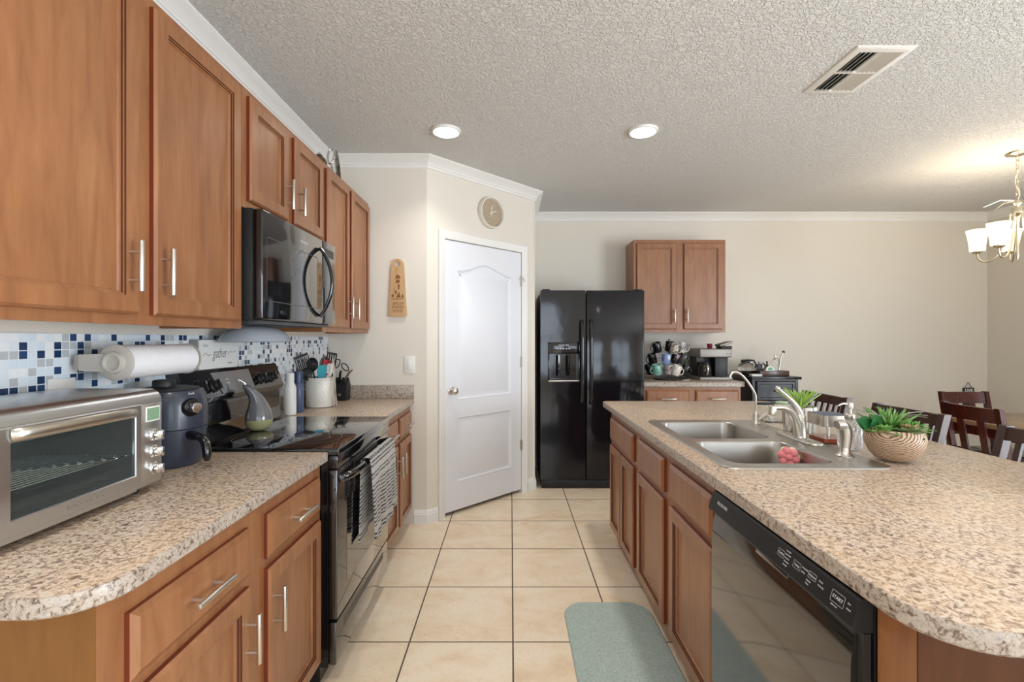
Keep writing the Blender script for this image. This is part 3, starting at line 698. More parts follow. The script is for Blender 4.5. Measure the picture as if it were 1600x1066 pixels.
# shell: a ring-shaped casing (open front cavity)
def insx(p, d): return inset(p, d)
g = G(); 
g.loops([[(x, y, z) for x, z in prof] for y in (TY1-.085, TY1-.004, TY1)], True, True)
g.loops([[(x, y, z) for x, z in prof] for y in (TY0, TY0+.03)], True, True)
g.box(TX0, TY0+.03, TZ0, TX0+.012, TY1-.085, TZ1-.004); g.box(TX0+.012, TY0+.03, TZ0, TX1-.004, TY1-.085, TZ0+.018)
tp = [(TX0, TZ1-.01), (TX0+.01, TZ1)]+prof[3:9]+[(TX1, TZ1-.040), (TX1-.010, TZ1-.040), (TX1-.04, TZ1-.012), (TX0, TZ1-.012)]
g.loops([[(x, y, z) for x, z in tp] for y in (TY0+.03, TY1-.085)], False, False)
g.make('casing', M['oxsteel'], t, 40)
G().box(TX0+.0125, TY0+.031, TZ0+.0185, TX0+.016, TY1-.086, TZ1-.014).box(TX0+.016, TY1-.0895, TZ0+.0185, TX1-.012, TY1-.0855, TZ1-.03).make('cavity_lining', mat('grimy_lining', srgb(96, 106, 104), .4, .4), t, 0)
g = G()
for i in range(16): x = TX0+.03+i*.0165; g.tube([(x, TY0+.035, 1.035), (x, TY1-.092, 1.035)], .0018, 6)
for y in (TY0+.04, TY1-.10, (TY0+TY1)/2-.03): g.tube([(TX0+.02, y, 1.033), (TX1-.03, y, 1.033)], .0025, 6)
g.make('wire_rack', M['chrome'], t)
g = G()
for z, x in ((1.160, -1.20), (.972, -1.10), (.972, -1.22)): g.tube([(x, TY0+.035, z), (x, TY1-.095, z)], .005, 8)
g.make('heating_element', M['iron'], t)
G().box(TX0+.03, TY0+.05, .9525, TX1-.05, TY1-.11, .958).make('crumb_tray', mat('dark_tray', srgb(60, 56, 50), .4, .8), t)
dY0, dY1, dZ0, dZ1 = TY0+.03, TY1-.088, TZ0+.016, TZ1-.034
X = TX1+.0015
d = G(); yz = [(dY0, dZ0), (dY1, dZ0), (dY1, dZ1), (dY0, dZ1)]; yi = [(dY0+.030, dZ0+.034), (dY1-.022, dZ0+.034), (dY1-.022, dZ1-.034), (dY0+.030, dZ1-.034)]
d.loops([[(X, y, z) for y, z in yz], [(X+.010, y, z) for y, z in yz], [(X+.012, y, z) for y, z in inset(yz, .003)], [(X+.012, y, z) for y, z in inset(yi, -.002)], [(X+.009, y, z) for y, z in yi], [(X, y, z) for y, z in yi], [(X, y, z) for y, z in yz]], False, False)
d = d.make('door', M['oxsteel'], t, 30)
m = mat('smudged_glass', (.62, .72, .72), .1, trans=.97, ior=1.3); n = N(m); a = n.noise(n.co(), 14, 6, .7)
n.l(n.ramp(a, [(.45, (.01,)*3), (.75, (.16,)*3)]), n.b.inputs['Roughness']); M['ovenglass'] = m
G().box(X+.003, yi[0][0]+.0005, yi[0][1]+.0005, X+.006, yi[2][0]-.0005, yi[2][1]-.0005).make('glass_pane', m, d, 0)
pts = bez([(X+.013, dY1-.03, dZ1-.016), (X+.040, dY1-.033, dZ1-.014), (X+.042, dY1-.20, dZ1-.012), (X+.042, dY0+.20, dZ1-.012), (X+.040, dY0+.033, dZ1-.014), (X+.013, dY0+.03, dZ1-.016)], 22)
G().tube(pts, .0125, 10, sx=1.1, sy=.5, up=(0, 0, 1)).make('door_handle', M['steel'], d, 60)
g = G(frame((X+.0123, 1.105, dZ0+.017), (0, 1, 0), (0, 0, 1))); g.text('BLACK+DECKER', .013, Matrix(), .0003)
g.make('lettering', mat('faint_print', srgb(120, 112, 102), .5), d, 0)
pX = TX1+.0005
cpn = G().box(pX, TY1-.082, TZ0+.022, pX+.006, TY1-.008, TZ1-.038, .003).make('control_panel', M['oxsteel'], t)
g = G().box(pX+.0062, TY1-.070, 1.118, pX+.009, TY1-.018, 1.160, .002); g.make('display_bezel', M['plastic_white'], cpn)
G().box(pX+.0088, TY1-.066, 1.122, pX+.0096, TY1-.022, 1.156).make('display_screen', mat('green_lcd', srgb(128, 160, 130), .2), cpn, 0)
for z in (1.079, 1.032, .984):
    g = G(frame((pX+.0063, TY1-.040, z), (0, 1, 0), (0, 0, 1))); g.lathe([(.018, 0), (.018, .004), (.0145, .007), (.0145, .018), (.012, .021)]); g.box(-.004, -.0135, .019, .004, .0135, .029, .002)
    g.make('control_knob', M['chrome'], cpn, 40)
g = G()
for y in (TY0+.04, TY1-.05):
    for x in (TX0+.03, TX1-.04): g.cyl((x, y, .9155), (x, y, .9325), .010, .013, 12)
g.make('rubber_feet', M['iron'], t)
# ------------------------------------------------------------------ air fryer
ax, ay = -1.192, 1.625
t = thing('air_fryer', 'dark navy basket air fryer between the toaster oven and the stove', 'air fryer', (ax, ay, .916))
M['navy'] = mat('navy_satin', srgb(48, 54, 68), .32, coat=.2)
G().lathe([(.092, 0), (.096, .006), (.102, .04), (.110, .10), (.113, .128)], (ax, ay, .916), 48).make('lower_body', M['navy'], t, 40)
G().lathe([(.111, .1285), (.1135, .131), (.1135, .20), (.109, .240), (.100, .256), (.090, .259)], (ax, ay, .916), 48).make('upper_body', M['navy'], t, 40)
G().lathe([(.090, .2595), (.088, .264), (.060, .269), (.02, .270)], (ax, ay, .916), 40).make('lid', M['matte_black'], t, 40)
G().lathe([(.034, .2705), (.034, .288), (.030, .293), (.004, .294)], (ax-.01, ay-.012, .916), 28).make('top_knob', M['matte_black'], t, 40)
fd = Vector((.93, -.37, 0)).normalized(); fr = Vector((.37, .93, 0)).normalized()
def AF(o, z, s=0): p = Vector((ax, ay, 0))+fd*o+fr*s; return frame((p.x, p.y, z), tuple(fr), (0, 0, 1))
g = G(AF(.106, 1.118)); g.lathe([(.031, 0), (.031, .010), (.028, .014), (.022, .015)]); k = g.make('dial_ring', M['black'], t)
g = G(AF(.106, 1.118)); g.lathe([(.0185, .0155), (.0185, .022), (.0165, .037), (.014, .039)]); g.make('temperature_dial', M['chrome'], t)
g = G(AF(.1135, 1.165)); g.text('Dash', .010, Matrix()); g.make('marking', ink, t, 0)
def P3(o, z): p = Vector((ax, ay, 0))+fd*o; return (p.x, p.y, z)
g = G().tube(bez([P3(.095, 1.022), P3(.17, 1.028), P3(.185, 1.02), P3(.195, .975), P3(.190, .945)], 16), [.020]*3+[.018]*12+[.016, .012], 12, sx=.75, sy=1.0); g.make('basket_handle', M['black'], t, 50)
g = G().tube([tuple(Vector(q)+fd*.0135) for q in bez([P3(.180, 1.008), P3(.186, .985), P3(.189, .955)], 6)], .006, 8, up=tuple(fr), sx=1.2, sy=.4); g.make('handle_inlay', M['nickel'], t, 50)
# ------------------------------------------------------------------ paper towel holder
t = thing('paper_towel_holder', 'grey plastic paper towel holder on the mosaic backsplash, arm projecting from the wall', 'holder', (-1.25, 1.55, 1.22))
hx, hz = -1.192, 1.279
g = G().box(XL+.0075, 1.415, 1.256, -1.285, 1.700, 1.302, .004)
for y, s in ((1.398, 1), (1.717, -1)):
    g.loops([[(hx+(.027 if q else 0), yy, hz)] for q in ()]) if False else None
    poly = [(-1.294, 1.254), (hx-.035, 1.252)]+[(hx+.030*math.cos(a_), hz+.030*math.sin(a_)) for a_ in [-2.2+k*4.4/12 for k in range(13)]]+[(hx-.035, 1.306), (-1.294, 1.304)]
    g.loops([[(x, yy, z) for x, z in poly] for yy in (y-.005, y+.005)])
g.make('bracket', M['grey_white'], t, 30)
for y, s in ((1.405, -1), (1.710, 1)):
    g = G(frame((hx, y, hz), (1, 0, 0), (0, 0, 1)) if s < 0 else frame((hx, y, hz), (-1, 0, 0), (0, 0, 1)))
    g.lathe([(.055, -.0015), (.055, .002), (.051, .004), (.034, .005), (.032, .016), (.026, .018), (.021, .016), (.019, .008), (.004, .008)], n=40)
    g.make('end_disc', M['grey_white'], t, 40)
m = mat('paper_towel', srgb(238, 238, 240), .95, spec=.1); n = N(m); n.bump(n.noise(n.co(), 150, 3, .6), .8, .003)
g = G(frame((hx, 1.4105, hz), (1, 0, 0), (0, 0, 1)).copy() @ Matrix.Diagonal((1, 1, -1, 1)))
g.lathe([(.022, 0), (.050, 0), (.0525, .002), (.0525, .290), (.050, .292), (.022, .292)], n=48, cap0=False, cap1=False); g.lathe([(.022, 0), (.022, .292)], n=24, cap0=False, cap1=False)
g.make('paper_towel_roll', m, ang=40, label='full roll of white paper towels on the wall holder', cat='paper towels')
# white outlet cover low on the backsplash
g = G().box(XL+.0075, 1.335, 1.150, XL+.013, 1.420, 1.234, .002); o = g.make('wall_outlet', M['plastic_white'], ang=30, label='white outlet cover on the mosaic behind the toaster oven', cat='outlet')
# wood block sign on the backguard
t = thing('block_sign', 'white and grey block sign reading gather on top of the stove backguard', 'sign', (-1.314, 2.06, 1.218))
G().box(-1.333, 1.925, 1.2195, -1.296, 2.20, 1.348, .002).make('frame_box', mat('grey_wash', srgb(150, 150, 150), .7), t)
G().box(-1.2955, 1.927, 1.2215, -1.2895, 2.198, 1.346, .001).make('face_board', mat('white_wash', srgb(226, 226, 224), .7), t)
T = frame((-1.2893, 2.062, 1.285), (0, 1, 0), (0, 0, 1)); g = G(T); g.text('gather', .062, Matrix.Translation((0, .002, 0)), .0003, shear=.3, sx=.62)
g.tube([(-.115, -.006, 0), (-.095, .006, 0), (-.075, -.006, 0), (-.058, .0, 0)], .0012, 5); g.tube([(.058, -.006, 0), (.075, .008, 0), (.095, .004, 0), (.118, .010, 0)], .0012, 5)
g.text("let's", .018, Matrix.Translation((-.095, .038, 0)), .0002); g.text('here', .018, Matrix.Translation((.075, -.042, 0)), .0002)
g.make('lettering', mat('grey_ink', srgb(120, 120, 120), .6), t, 0)
# gourd oil bottle on cooktop
t = thing('oil_bottle', 'grey gourd-shaped ceramic oil bottle with an olive base standing on the cooktop', 'bottle', (-1.172, 2.165, .927))
def gourd(n0, n1, mt, nm, sc=1.0):
    P = [(.02, 0, 0), (.040, .004, 0), (.052, .018, 0), (.0585, .040, 0), (.0590, .052, 0), (.0585, .0525, 0), (.058, .062, 0), (.054, .082, 0), (.047, .103, 0), (.039, .125, .002), (.033, .147, .008), (.029, .168, .018), (.026, .185, .029), (.022, .199, .039), (.016, .210, .047), (.009, .215, .051)]
    LL = [[(-1.172-dx*.8+r*math.cos(k*2*PI/36), 2.165-dx*.75+r*math.sin(k*2*PI/36), .927+z) for k in range(36)] for r, z, dx in P[n0:n1]]
    return G().loops(LL).make(nm, mt, t, 60)
gourd(0, 5, mat('olive_glaze', srgb(150, 148, 108), .2, coat=.5), 'base'); gourd(5, 16, mat('slate_glaze', srgb(104, 104, 106), .16, coat=.6), 'body')
G().tube([(-1.213, 2.127, 1.141), (-1.217, 2.124, 1.152), (-1.226, 2.117, 1.160), (-1.236, 2.108, 1.166)], [.008, .0065, .005, .003], 8).make('pour_spout', M['chrome'], t, 60)
# bottles
def bottle(nm, label, x, y, z, prof, m, capm=None, capprof=None, cat='bottle', group=None):
    t = thing(nm, label, cat, (x, y, z), 0, group); G().lathe(prof, (x, y, z), 32).make('body', m, t, 40)
    if capprof: G().lathe(capprof, (x, y, z), 28).make('lid', capm, t, 40)
    return t
bottle('water_bottle', 'white slim insulated bottle beside the stove backguard', -1.262, 2.66, .916, [(.030, 0), (.0335, .004), (.0335, .150), (.031, .165), (.022, .185), (.0215, .198)], M['plastic_white'], M['plastic_white'], [(.0225, .1985), (.0225, .236), (.020, .240)])
bottle('water_bottle', 'slate blue slim insulated bottle between the white bottle and the crock', -1.268, 2.775, .916, [(.029, 0), (.032, .004), (.032, .158), (.026, .170)], mat('slate_blue', srgb(78, 92, 120), .35), mat('blue_cap', srgb(50, 64, 100), .3), [(.0275, .1705), (.0285, .232), (.026, .242), (.01, .243)])
# crock + utensils
cx, cy, cz = -1.230, 3.005, .916
t = thing('utensil_crock', 'cream ceramic crock full of cooking utensils in the corner beyond the stove', 'crock', (cx, cy, cz))
m = mat('cream_ceramic', srgb(226, 222, 212), .3, coat=.3); n = N(m); wv = n.n('ShaderNodeTexVoronoi'); wv.inputs['Scale'].default_value = 120; n.l(n.co(), wv.inputs[0]); n.bump(wv.outputs[0], .5, .003)
G().lathe([(.070, 0), (.084, .002), (.087, .008), (.087, .165), (.084, .172), (.087, .178), (.087, .186), (.083, .189), (.080, .186), (.080, .012), (.01, .010)], (cx, cy, cz), 48).make('crock_body', m, t, 40)
def utensil(nm, label, dx, dy, tx, ty, h, build, hm, bm_):
    t = thing(nm, label, 'utensil', (cx+dx, cy+dy, cz+.012), 0, 'utensils in the cream crock')
    p0 = Vector((cx+dx, cy+dy, cz+.014)); p1 = Vector((cx+tx, cy+ty, cz+h)); d = (p1-p0).normalized()
    G().tube([p0, p0+(p1-p0)*.5, p0+(p1-p0)*.60], [.006, .005, .0045], 8).make('handle', hm, t, 60)
    o = p0+(p1-p0)*.58; r = Vector((.55, .83, 0)); r = (r-d*r.dot(d)).normalized()
    L = (p1-o).length; g = G(frame(o, tuple(r), tuple(d))); build(g, L); g.make('head', bm_, t, 50)
def flat(w, slots=0, th=.003):
    def f(g, L):
        if slots:
            for i in range(slots+1):
                x = -w+2*w*i/slots; g.box(x-.0025, L*.25, -th/2, x+.0025, L*.92, th/2)
            g.box(-w-.0025, L*.9, -th/2, w+.0025, L, th/2, .001); g.loops([[(-.006, 0, q), (.006, 0, q), (w+.0025, L*.28, q), (-w-.0025, L*.28, q)] for q in (-th/2, th/2)])
        else:
            p = [(-.006, 0), (.006, 0), (w*.8, L*.3), (w, L*.6), (w*.9, L*.95), (w*.5, L), (-w*.5, L), (-w*.9, L*.95), (-w, L*.6), (-w*.8, L*.3)]
            g.loops([[(x, y, q) for x, y in p] for q in (-th/2, th/2)])
    return f
def spoon(w):
    def f(g, L):
        g.tube([(0, 0, 0), (0, L*.35, 0)], .004, 6)
        def s(u, v):
            a = v*2*PI; r = u; return (w*r*math.cos(a), L*.65+L*.35*r*math.sin(a), -.014*(1-r*r))
        g.grid(s, 5, 20); g.grid(lambda u, v: tuple(Vector(s(u, v))+Vector((0, 0, -.002))), 5, 20)
    return f
def whisk(w):
    def f(g, L):
        for k in range(5):
            a = k*PI/5; g.tube([(w*math.sin(q)*math.cos(a), L*.0+L*(1-math.cos(q))/2, w*math.sin(q)*math.sin(a)) for q in [j*PI/10 for j in range(11)]]+[(0, L, 0)], .0012, 5)
    return f
blk = M['matte_black']; 
utensil('spatula', 'black slotted turner leaning furthest left in the crock', -.02, -.02, -.075, -.115, .335, flat(.045, 7), blk, blk)
utensil('spatula', 'teal silicone spatula at the front of the crock', .0, .01, .035, -.055, .270, flat(.034), mat('teal_handle', srgb(70, 160, 170), .5), mat('teal_silicone', srgb(60, 160, 172), .5))
utensil('spoon_spatula', 'red silicone spoon in the middle of the crock', .01, -.03, .045, .0, .300, flat(.028), M['steel'], mat('red_silicone', srgb(170, 40, 60), .45))
utensil('cooking_spoon', 'black solid spoon behind the teal spatula', -.02, .02, -.045, -.03, .315, spoon(.042), blk, blk)
utensil('ladle', 'black ladle low on the left side of the crock', .0, .03, -.06, -.10, .250, spoon(.042), blk, blk)
utensil('spatula', 'white silicone spatula right of the red spoon', .01, .01, .062, .015, .275, flat(.026), M['plastic_white'], M['plastic_white'])
utensil('cooking_spoon', 'steel spoon standing upright in the crock', -.01, .03, .02, .03, .320, spoon(.036), M['steel'], M['steel'])
utensil('whisk', 'steel balloon whisk at the back of the crock', .0, .0, .0, .06, .330, whisk(.034), M['steel'], M['steel'])
utensil('pasta_server', 'black toothed pasta server rising highest in the crock', .03, .0, .055, .060, .345, flat(.034, 4, .008), blk, blk)
t = thing('tongs', 'long steel tongs propped against the right side of the crock', 'tongs', (cx+.115, cy-.02, cz))
for s in (-1, 1): G().tube([(cx+.118, cy-.03+s*.006, cz+.006), (cx+.105, cy-.03+s*.014, cz+.10), (cx+.096, cy-.02+s*.010, cz+.25), (cx+.085, cy-.01+s*.002, cz+.315)], [.009, .006, .007, .005], 8, sx=1, sy=.35, up=(0, 1, 0)).make('arm', M['chrome'], t, 60)
# knife block with scissors
t = thing('knife_block', 'black slanted knife block next to the utensil crock', 'knife block', (-1.205, 3.30, .916))
g = G(); pr = [(3.275, .916), (3.360, .916), (3.372, 1.02), (3.335, 1.075), (3.278, 1.0)]
g.loops([[(x, y, z) for y, z in pr] for x in (-1.257, -1.252, -1.165, -1.160)]); g.make('block', M['matte_black'], t, 20)
G().cyl((-1.205, 3.2745, .958), (-1.205, 3.2715, .958), .011, n=24).make('badge', M['nickel'], t)
for i, (x, dz) in enumerate(((-1.240, .0), (-1.218, .012), (-1.185, .02))):
    k = thing('knife', ('black-handled knife leftmost in the block', 'black-handled knife in the middle of the block', 'pale steel-handled carving knife rightmost in the block')[i], 'knife', (x, 3.31, 1.04), 0, 'knives in the block')
    G().tube([(x, 3.315, 1.045+dz*.3), (x+.03*(i-.3), 3.265, 1.095+dz), (x+.05*(i-.3), 3.24, 1.118+dz)], [.009, .010, .007], 8, sx=1, sy=.6).make('handle', M['steel'] if i == 2 else M['matte_black'], k, 60)
t = thing('kitchen_scissors', 'black-handled kitchen scissors standing in the knife block', 'scissors', (-1.215, 3.30, 1.06))
g = G().tube([(-1.225, 3.33, 1.06), (-1.218, 3.32, 1.12)], .006, 6).tube([(-1.210, 3.33, 1.06), (-1.218, 3.32, 1.12)], .006, 6); g.make('blade', M['steel'], t)
for c_, r1, r2 in (((-1.240, 3.315, 1.175), .020, .034), ((-1.180, 3.315, 1.150), .018, .032)):
    a0 = .5 if c_[0] < -1.21 else -.75
    G().tube([(c_[0]+r1*math.cos(a)*math.cos(a0)+r2*math.sin(a)*math.sin(a0), c_[1], c_[2]-r1*math.cos(a)*math.sin(a0)+r2*math.sin(a)*math.cos(a0)) for a in [k*2*PI/20 for k in range(21)]], .0038, 7, up=(0, 1, 0)).make('finger_loop', M['matte_black'], t, 60)
# ------------------------------------------------------------------ on the end wall
t = thing('serving_board', 'small engraved wooden paddle board hung on the end wall', 'wall decor', (-.823, 3.395, 1.51))
def pad():
    p = []
    for cx_, cz_, r, a0, a1 in ((-.048+0, 1.530, .018, PI, 1.5*PI), (.048, 1.530, .018, 1.5*PI, 2*PI)):
        for k in range(7): a = a0+(a1-a0)*k/6; p.append((cx_+r*math.cos(a), cz_+r*math.sin(a)))
    for k in range(15): a = k*PI/14*1.0; p.append((.046*math.cos(a), 1.886+.048*math.sin(a)))
    return p
pp = pad(); hl = [(.020*math.cos(k*2*PI/20), 1.895+.020*math.sin(k*2*PI/20)) for k in range(20)]
g = G(Matrix(((1, 0, 0, -.823), (0, 0, -1, 3.398), (0, 1, 0, 0), (0, 0, 0, 1))))
g.fill([pp, hl], .014); g.fill([pp, hl], .0); g.loops([[(x, y, z) for x, y in pp] for z in (0, .014)], False, False); g.loops([[(x, y, z) for x, y in hl] for z in (0, .014)], False, False)
g.make('board', wood('light_birch', srgb(190, 150, 104), srgb(208, 170, 124), srgb(222, 186, 142), .5, coat=0), t, 30, weld=True)
g = G(Matrix(((1, 0, 0, -.823), (0, 0, -1, 3.3838), (0, 1, 0, 0), (0, 0, 0, 1))))
g.text('EPCOT', .026, Matrix.Translation((.006, 1.607, 0)), .0003, bold=.0004); g.text('FOOD', .029, Matrix.Translation((.003, 1.581, 0)), .0003, bold=.0004); g.text('WINE', .026, Matrix.Translation((.0, 1.554, 0)), .0003, sx=1.15)
g.box(-.045, 1.640, -.0003, .045, 1.645, .0003)
for p in ([(-.018, 1.79), (.022, 1.79), (.014, 1.812), (.002, 1.82), (-.012, 1.812)], [(-.016, 1.755), (.018, 1.762), (.012, 1.784), (-.010, 1.782)], [(.004, 1.71), (.014, 1.715), (.016, 1.75), (.002, 1.75)], [(-.042, 1.655), (-.028, 1.655), (-.026, 1.672), (-.036, 1.680), (-.046, 1.668)], [(-.024, 1.70), (-.004, 1.70), (-.014, 1.668)], [(-.012, 1.652), (.024, 1.652), (.010, 1.694)], [(.026, 1.652), (.046, 1.652), (.040, 1.682), (.032, 1.67)], [(-.030, 1.706), (-.018, 1.706), (-.022, 1.716)]):
    g.loops([[(x, y, z) for x, y in p] for z in (-.0003, .0003)])
g.make('engraving', mat('burnt_engraving', srgb(132, 88, 50), .7), t, 0)
t = thing('light_switch', 'white rocker light switch plate on the end wall', 'light switch', (-.738, 3.398, 1.10))
G().box(-.778, 3.393, 1.100, -.698, 3.3995, 1.226, .002).make('plate', M['plastic_white'], t)
G().box(-.756, 3.389, 1.127, -.722, 3.3925, 1.197, .0015).make('rocker', M['plastic_white'], t)
# wall clock on the pantry wall
t = thing('wall_clock', 'round wall clock with a pale frame and wood-look face above the pantry door', 'clock', D(.615, 2.255, .02))
T = frame(D(.615, 2.385, 0), (du[0], du[1], 0), (0, 0, 1))
G(T).lathe([(.120, .001), (.127, .004), (.127, .040), (.124, .044), (.118, .044), (.115, .040), (.115, .016), (.11, .015)], n=64).make('frame', mat('cream_frame', srgb(226, 220, 210), .45), t, 40)
G(T).lathe([(.1145, .0165), (.1145, .019)], n=64).make('face', wood('clock_oak', srgb(168, 150, 126), srgb(184, 166, 142), srgb(196, 180, 156), .6, (3, 3, 12), 0), t, 40)
for nm, a, L, wd in (('hour_hand', .16, .058, .004), ('minute_hand', 1.15, .060, .003)):
    g = G(T @ Matrix.Translation((0, 0, .0215)) @ Matrix.Rotation(-a, 4, 'Z')); g.box(-wd, -.02, 0, wd, L, .0015); g.make(nm, M['plastic_white'], t, 0)
g = G(T)
for k in range(12):
    a = k*PI/6; g.box(.098*math.sin(a)-.002, .098*math.cos(a)-.006, .0192, .098*math.sin(a)+.002, .098*math.cos(a)+.006, .0196)
g.make('hour_marks', mat('pale_mark', srgb(150, 132, 108), .6), t, 0)
# decor on top of the far wall cabinet
t = thing('glass_plate', 'green and silver decorative glass plate standing on edge on top of the far wall cabinet', 'plate', (-1.11, 2.92, 2.331))
G(Matrix.Translation((-1.10, 2.93, 2.434)) @ Matrix.Rotation(.42, 4, 'Z') @ Matrix.Rotation(1.42, 4, 'Y')).lathe([(.04, -.004), (.070, 0), (.098, .010), (.100, .013), (.070, .004), (.02, 0)], n=40).make('plate', leafmat('mottled_glass', srgb(66, 62, 48), srgb(160, 156, 140), .12), t, 50)
g = G().tube([(-1.07, 2.90, 2.333), (-1.09, 2.92, 2.40), (-1.13, 2.93, 2.333)], .003, 6).tube([(-1.07, 2.98, 2.333), (-1.09, 2.96, 2.40), (-1.13, 2.95, 2.333)], .003, 6); g.make('stand', M['iron'], t)
t = thing('decorative_ball', 'brown round wooden ornament on top of the far wall cabinet', 'ornament', (-1.12, 2.72, 2.331))
G().ball((-1.12, 2.72, 2.331+.046), .045, n=24, m=14).make('ball', M['darkwood'] if False else wood('walnut_ball', srgb(60, 40, 26), srgb(92, 64, 40), srgb(130, 96, 62), .3), t, 60)
G().lathe([(.02, 0), (.014, .008), (.010, .015)], (-1.12, 2.72, 2.423)).make('finial', M['chrome'], t)
t = thing('metal_rooster', 'small silver looped figurine on top of the far wall cabinet', 'ornament', (-1.09, 2.82, 2.331))
g = G().tube([(-1.09+.02*math.cos(a), 2.82+.01*math.sin(a), 2.46+.05*math.sin(a)) for a in [k*2*PI/18 for k in range(19)]], .006, 8); g.tube([(-1.09, 2.82, 2.34), (-1.085, 2.82, 2.38), (-1.09, 2.82, 2.415)], [.016, .010, .006], 8); g.lathe([(.026, 0), (.024, .006), (.01, .012)], (-1.09, 2.82, 2.331)); t2 = g.make('figure', M['chrome'], t, 60)
t.name = 'figurine'
# floor mat
g = G(); p = rrect(.262, .80, .690, 2.372, .11, 10)
g.loops([[(x, y, z) for x, y in inset(p, d_)] for d_, z in ((0, .0005), (0, .006), (.006, .012))]); g.make('floor_mat', M['mat'], ang=40, label='teal anti-fatigue kitchen mat with rounded corners in front of the sink', cat='mat')
# ------------------------------------------------------------------ plants and things around the sink
def blade(g, base, d, up, L, w, bend=.3, n=6, fold=.3, tipw=.0):
    base = Vector(base); d = Vector(d).normalized(); up = Vector(up); up = (up-d*up.dot(d))
    up = up.normalized() if up.length > 1e-4 else d.orthogonal().normalized(); s = d.cross(up).normalized()
    R = []
    for i in range(n+1):
        t = i/n; c = base+d*L*t*(1-.15*bend*t)-up*bend*L*t*t
        ww = w*(math.sin(PI*min(1, .22+t*.78))**.8)*(1 if t < 1 else .02)
        R.append([g.v(c-s*ww+up*fold*ww), g.v(c-up*.0006), g.v(c+s*ww+up*fold*ww), g.v(c-up*.0022)])
    for a, b in zip(R, R[1:]):
        for i in range(4): g.f([a[i], a[(i+1) % 4], b[(i+1) % 4], b[i]])
    g.f(R[0]); g.f(R[-1][::-1])
def rosette(g, c, n, L, w, a0, a1, bend=.2, fold=.3, seed=0, jit=.1):
    r = random.Random(seed)
    for i in range(n):
        t = i/max(1, n-1); az = i*2.39996+r.uniform(-.1, .1); el = a0+(a1-a0)*t+r.uniform(-jit, jit)
        LL = L*(.55+.45*(1-t)) if a1 > a0 else L
        d = (math.cos(az)*math.cos(el), math.sin(az)*math.cos(el), math.sin(el))
        blade(g, c, d, (0, 0, 1), LL*r.uniform(.9, 1.05), w*(.6+.4*(1-t)), bend, 6, fold)
t = thing('potted_succulents', 'round wood-grain bowl planter of mixed artificial succulents at the near end of the sink', 'plant', (1.372, 1.665, .923))
px_, py_, pz_ = 1.372, 1.665, .9225
G().lathe([(.050, 0), (.056, .002), (.074, .022), (.087, .050), (.0905, .072), (.088, .092), (.080, .108), (.075, .108), (.077, .096), (.05, .092)], (px_, py_, pz_), 56).make('pot', M['zebra'], t, 60)
G().lathe([(.077, .090), (.06, .096), (.01, .099)], (px_, py_, pz_), 28).make('soil', mat('moss', srgb(70, 84, 50), .9), t)
zt_ = pz_+.100
def foliage(nm, m, f): g = G(); f(g); return g.make(nm, m, t, 60)
foliage('spiky_succulent', M['green'], lambda g: rosette(g, (px_-.005, py_+.02, zt_), 34, .115, .0095, .35, 1.5, -.1, .4, 3))
foliage('dark_leaves', M['deep'], lambda g: [blade(g, (px_-.06, py_+.02, zt_), (math.cos(a)*.7-.4, math.sin(a)*.6, .75), (0, -1, .3), .062, .026, .1, 6, .2) for a in (0, 1.2, 2.4, 3.6, 4.8)])
foliage('left_succulent', M['green'], lambda g: rosette(g, (px_-.055, py_-.03, zt_-.004), 18, .066, .017, .1, 1.2, .15, .3, 5))
foliage('rose_succulent', M['sage'], lambda g: rosette(g, (px_+.005, py_-.065, zt_), 18, .058, .019, .2, 1.2, -.1, .4, 9))
foliage('coral_heart', M['coral'], lambda g: rosette(g, (px_+.003, py_-.068, zt_+.006), 12, .038, .010, .6, 1.4, -.1, .4, 2))
foliage('right_succulent', M['green'], lambda g: rosette(g, (px_+.055, py_-.005, zt_), 50, .072, .008, .0, 1.35, .1, .4, 11))
foliage('low_leaves', M['deep'], lambda g: rosette(g, (px_+.03, py_-.045, zt_-.004), 12, .050, .013, -.2, .5, .1, .3, 13))
foliage('silver_tendrils', M['silver'], lambda g: [blade(g, (px_+random.uniform(-.02, .05), py_+.03, zt_+.02), (math.cos(a), math.sin(a), 1.0), (0, 0, 1), .125, .0022, .45, 8, .2) for a in [k*.7 for k in range(12)]])
# spiky plant in ribbed pot
t = thing('potted_grass_plant', 'spiky lime green artificial plant in a ribbed white pot behind the faucet', 'plant', (1.365, 2.20, .916))
px_, py_, pz_ = 1.365, 2.20, .9155
R = []
for r, z in ((.055, 0), (.064, .003), (.069, .05), (.070, .112), (.068, .118), (.064, .118), (.063, .104), (.01, .100)):
    R.append([(px_+(r+(.0016 if k % 2 and z > 0 and r > .0645 else 0))*math.cos(k*2*PI/56), py_+(r+(.0016 if k % 2 and z > 0 and r > .0645 else 0))*math.sin(k*2*PI/56), pz_+z) for k in range(56)])
G().loops(R).make('pot', M['ribbed'], t, 20)
foliage('lime_blades', M['lime'], lambda g: rosette(g, (px_, py_, pz_+.100), 56, .135, .0075, .8, 1.52, .06, .4, 21))
foliage('silver_tips', M['silver'], lambda g: rosette(g, (px_, py_, pz_+.104), 22, .150, .003, .75, 1.2, .10, .4, 22))
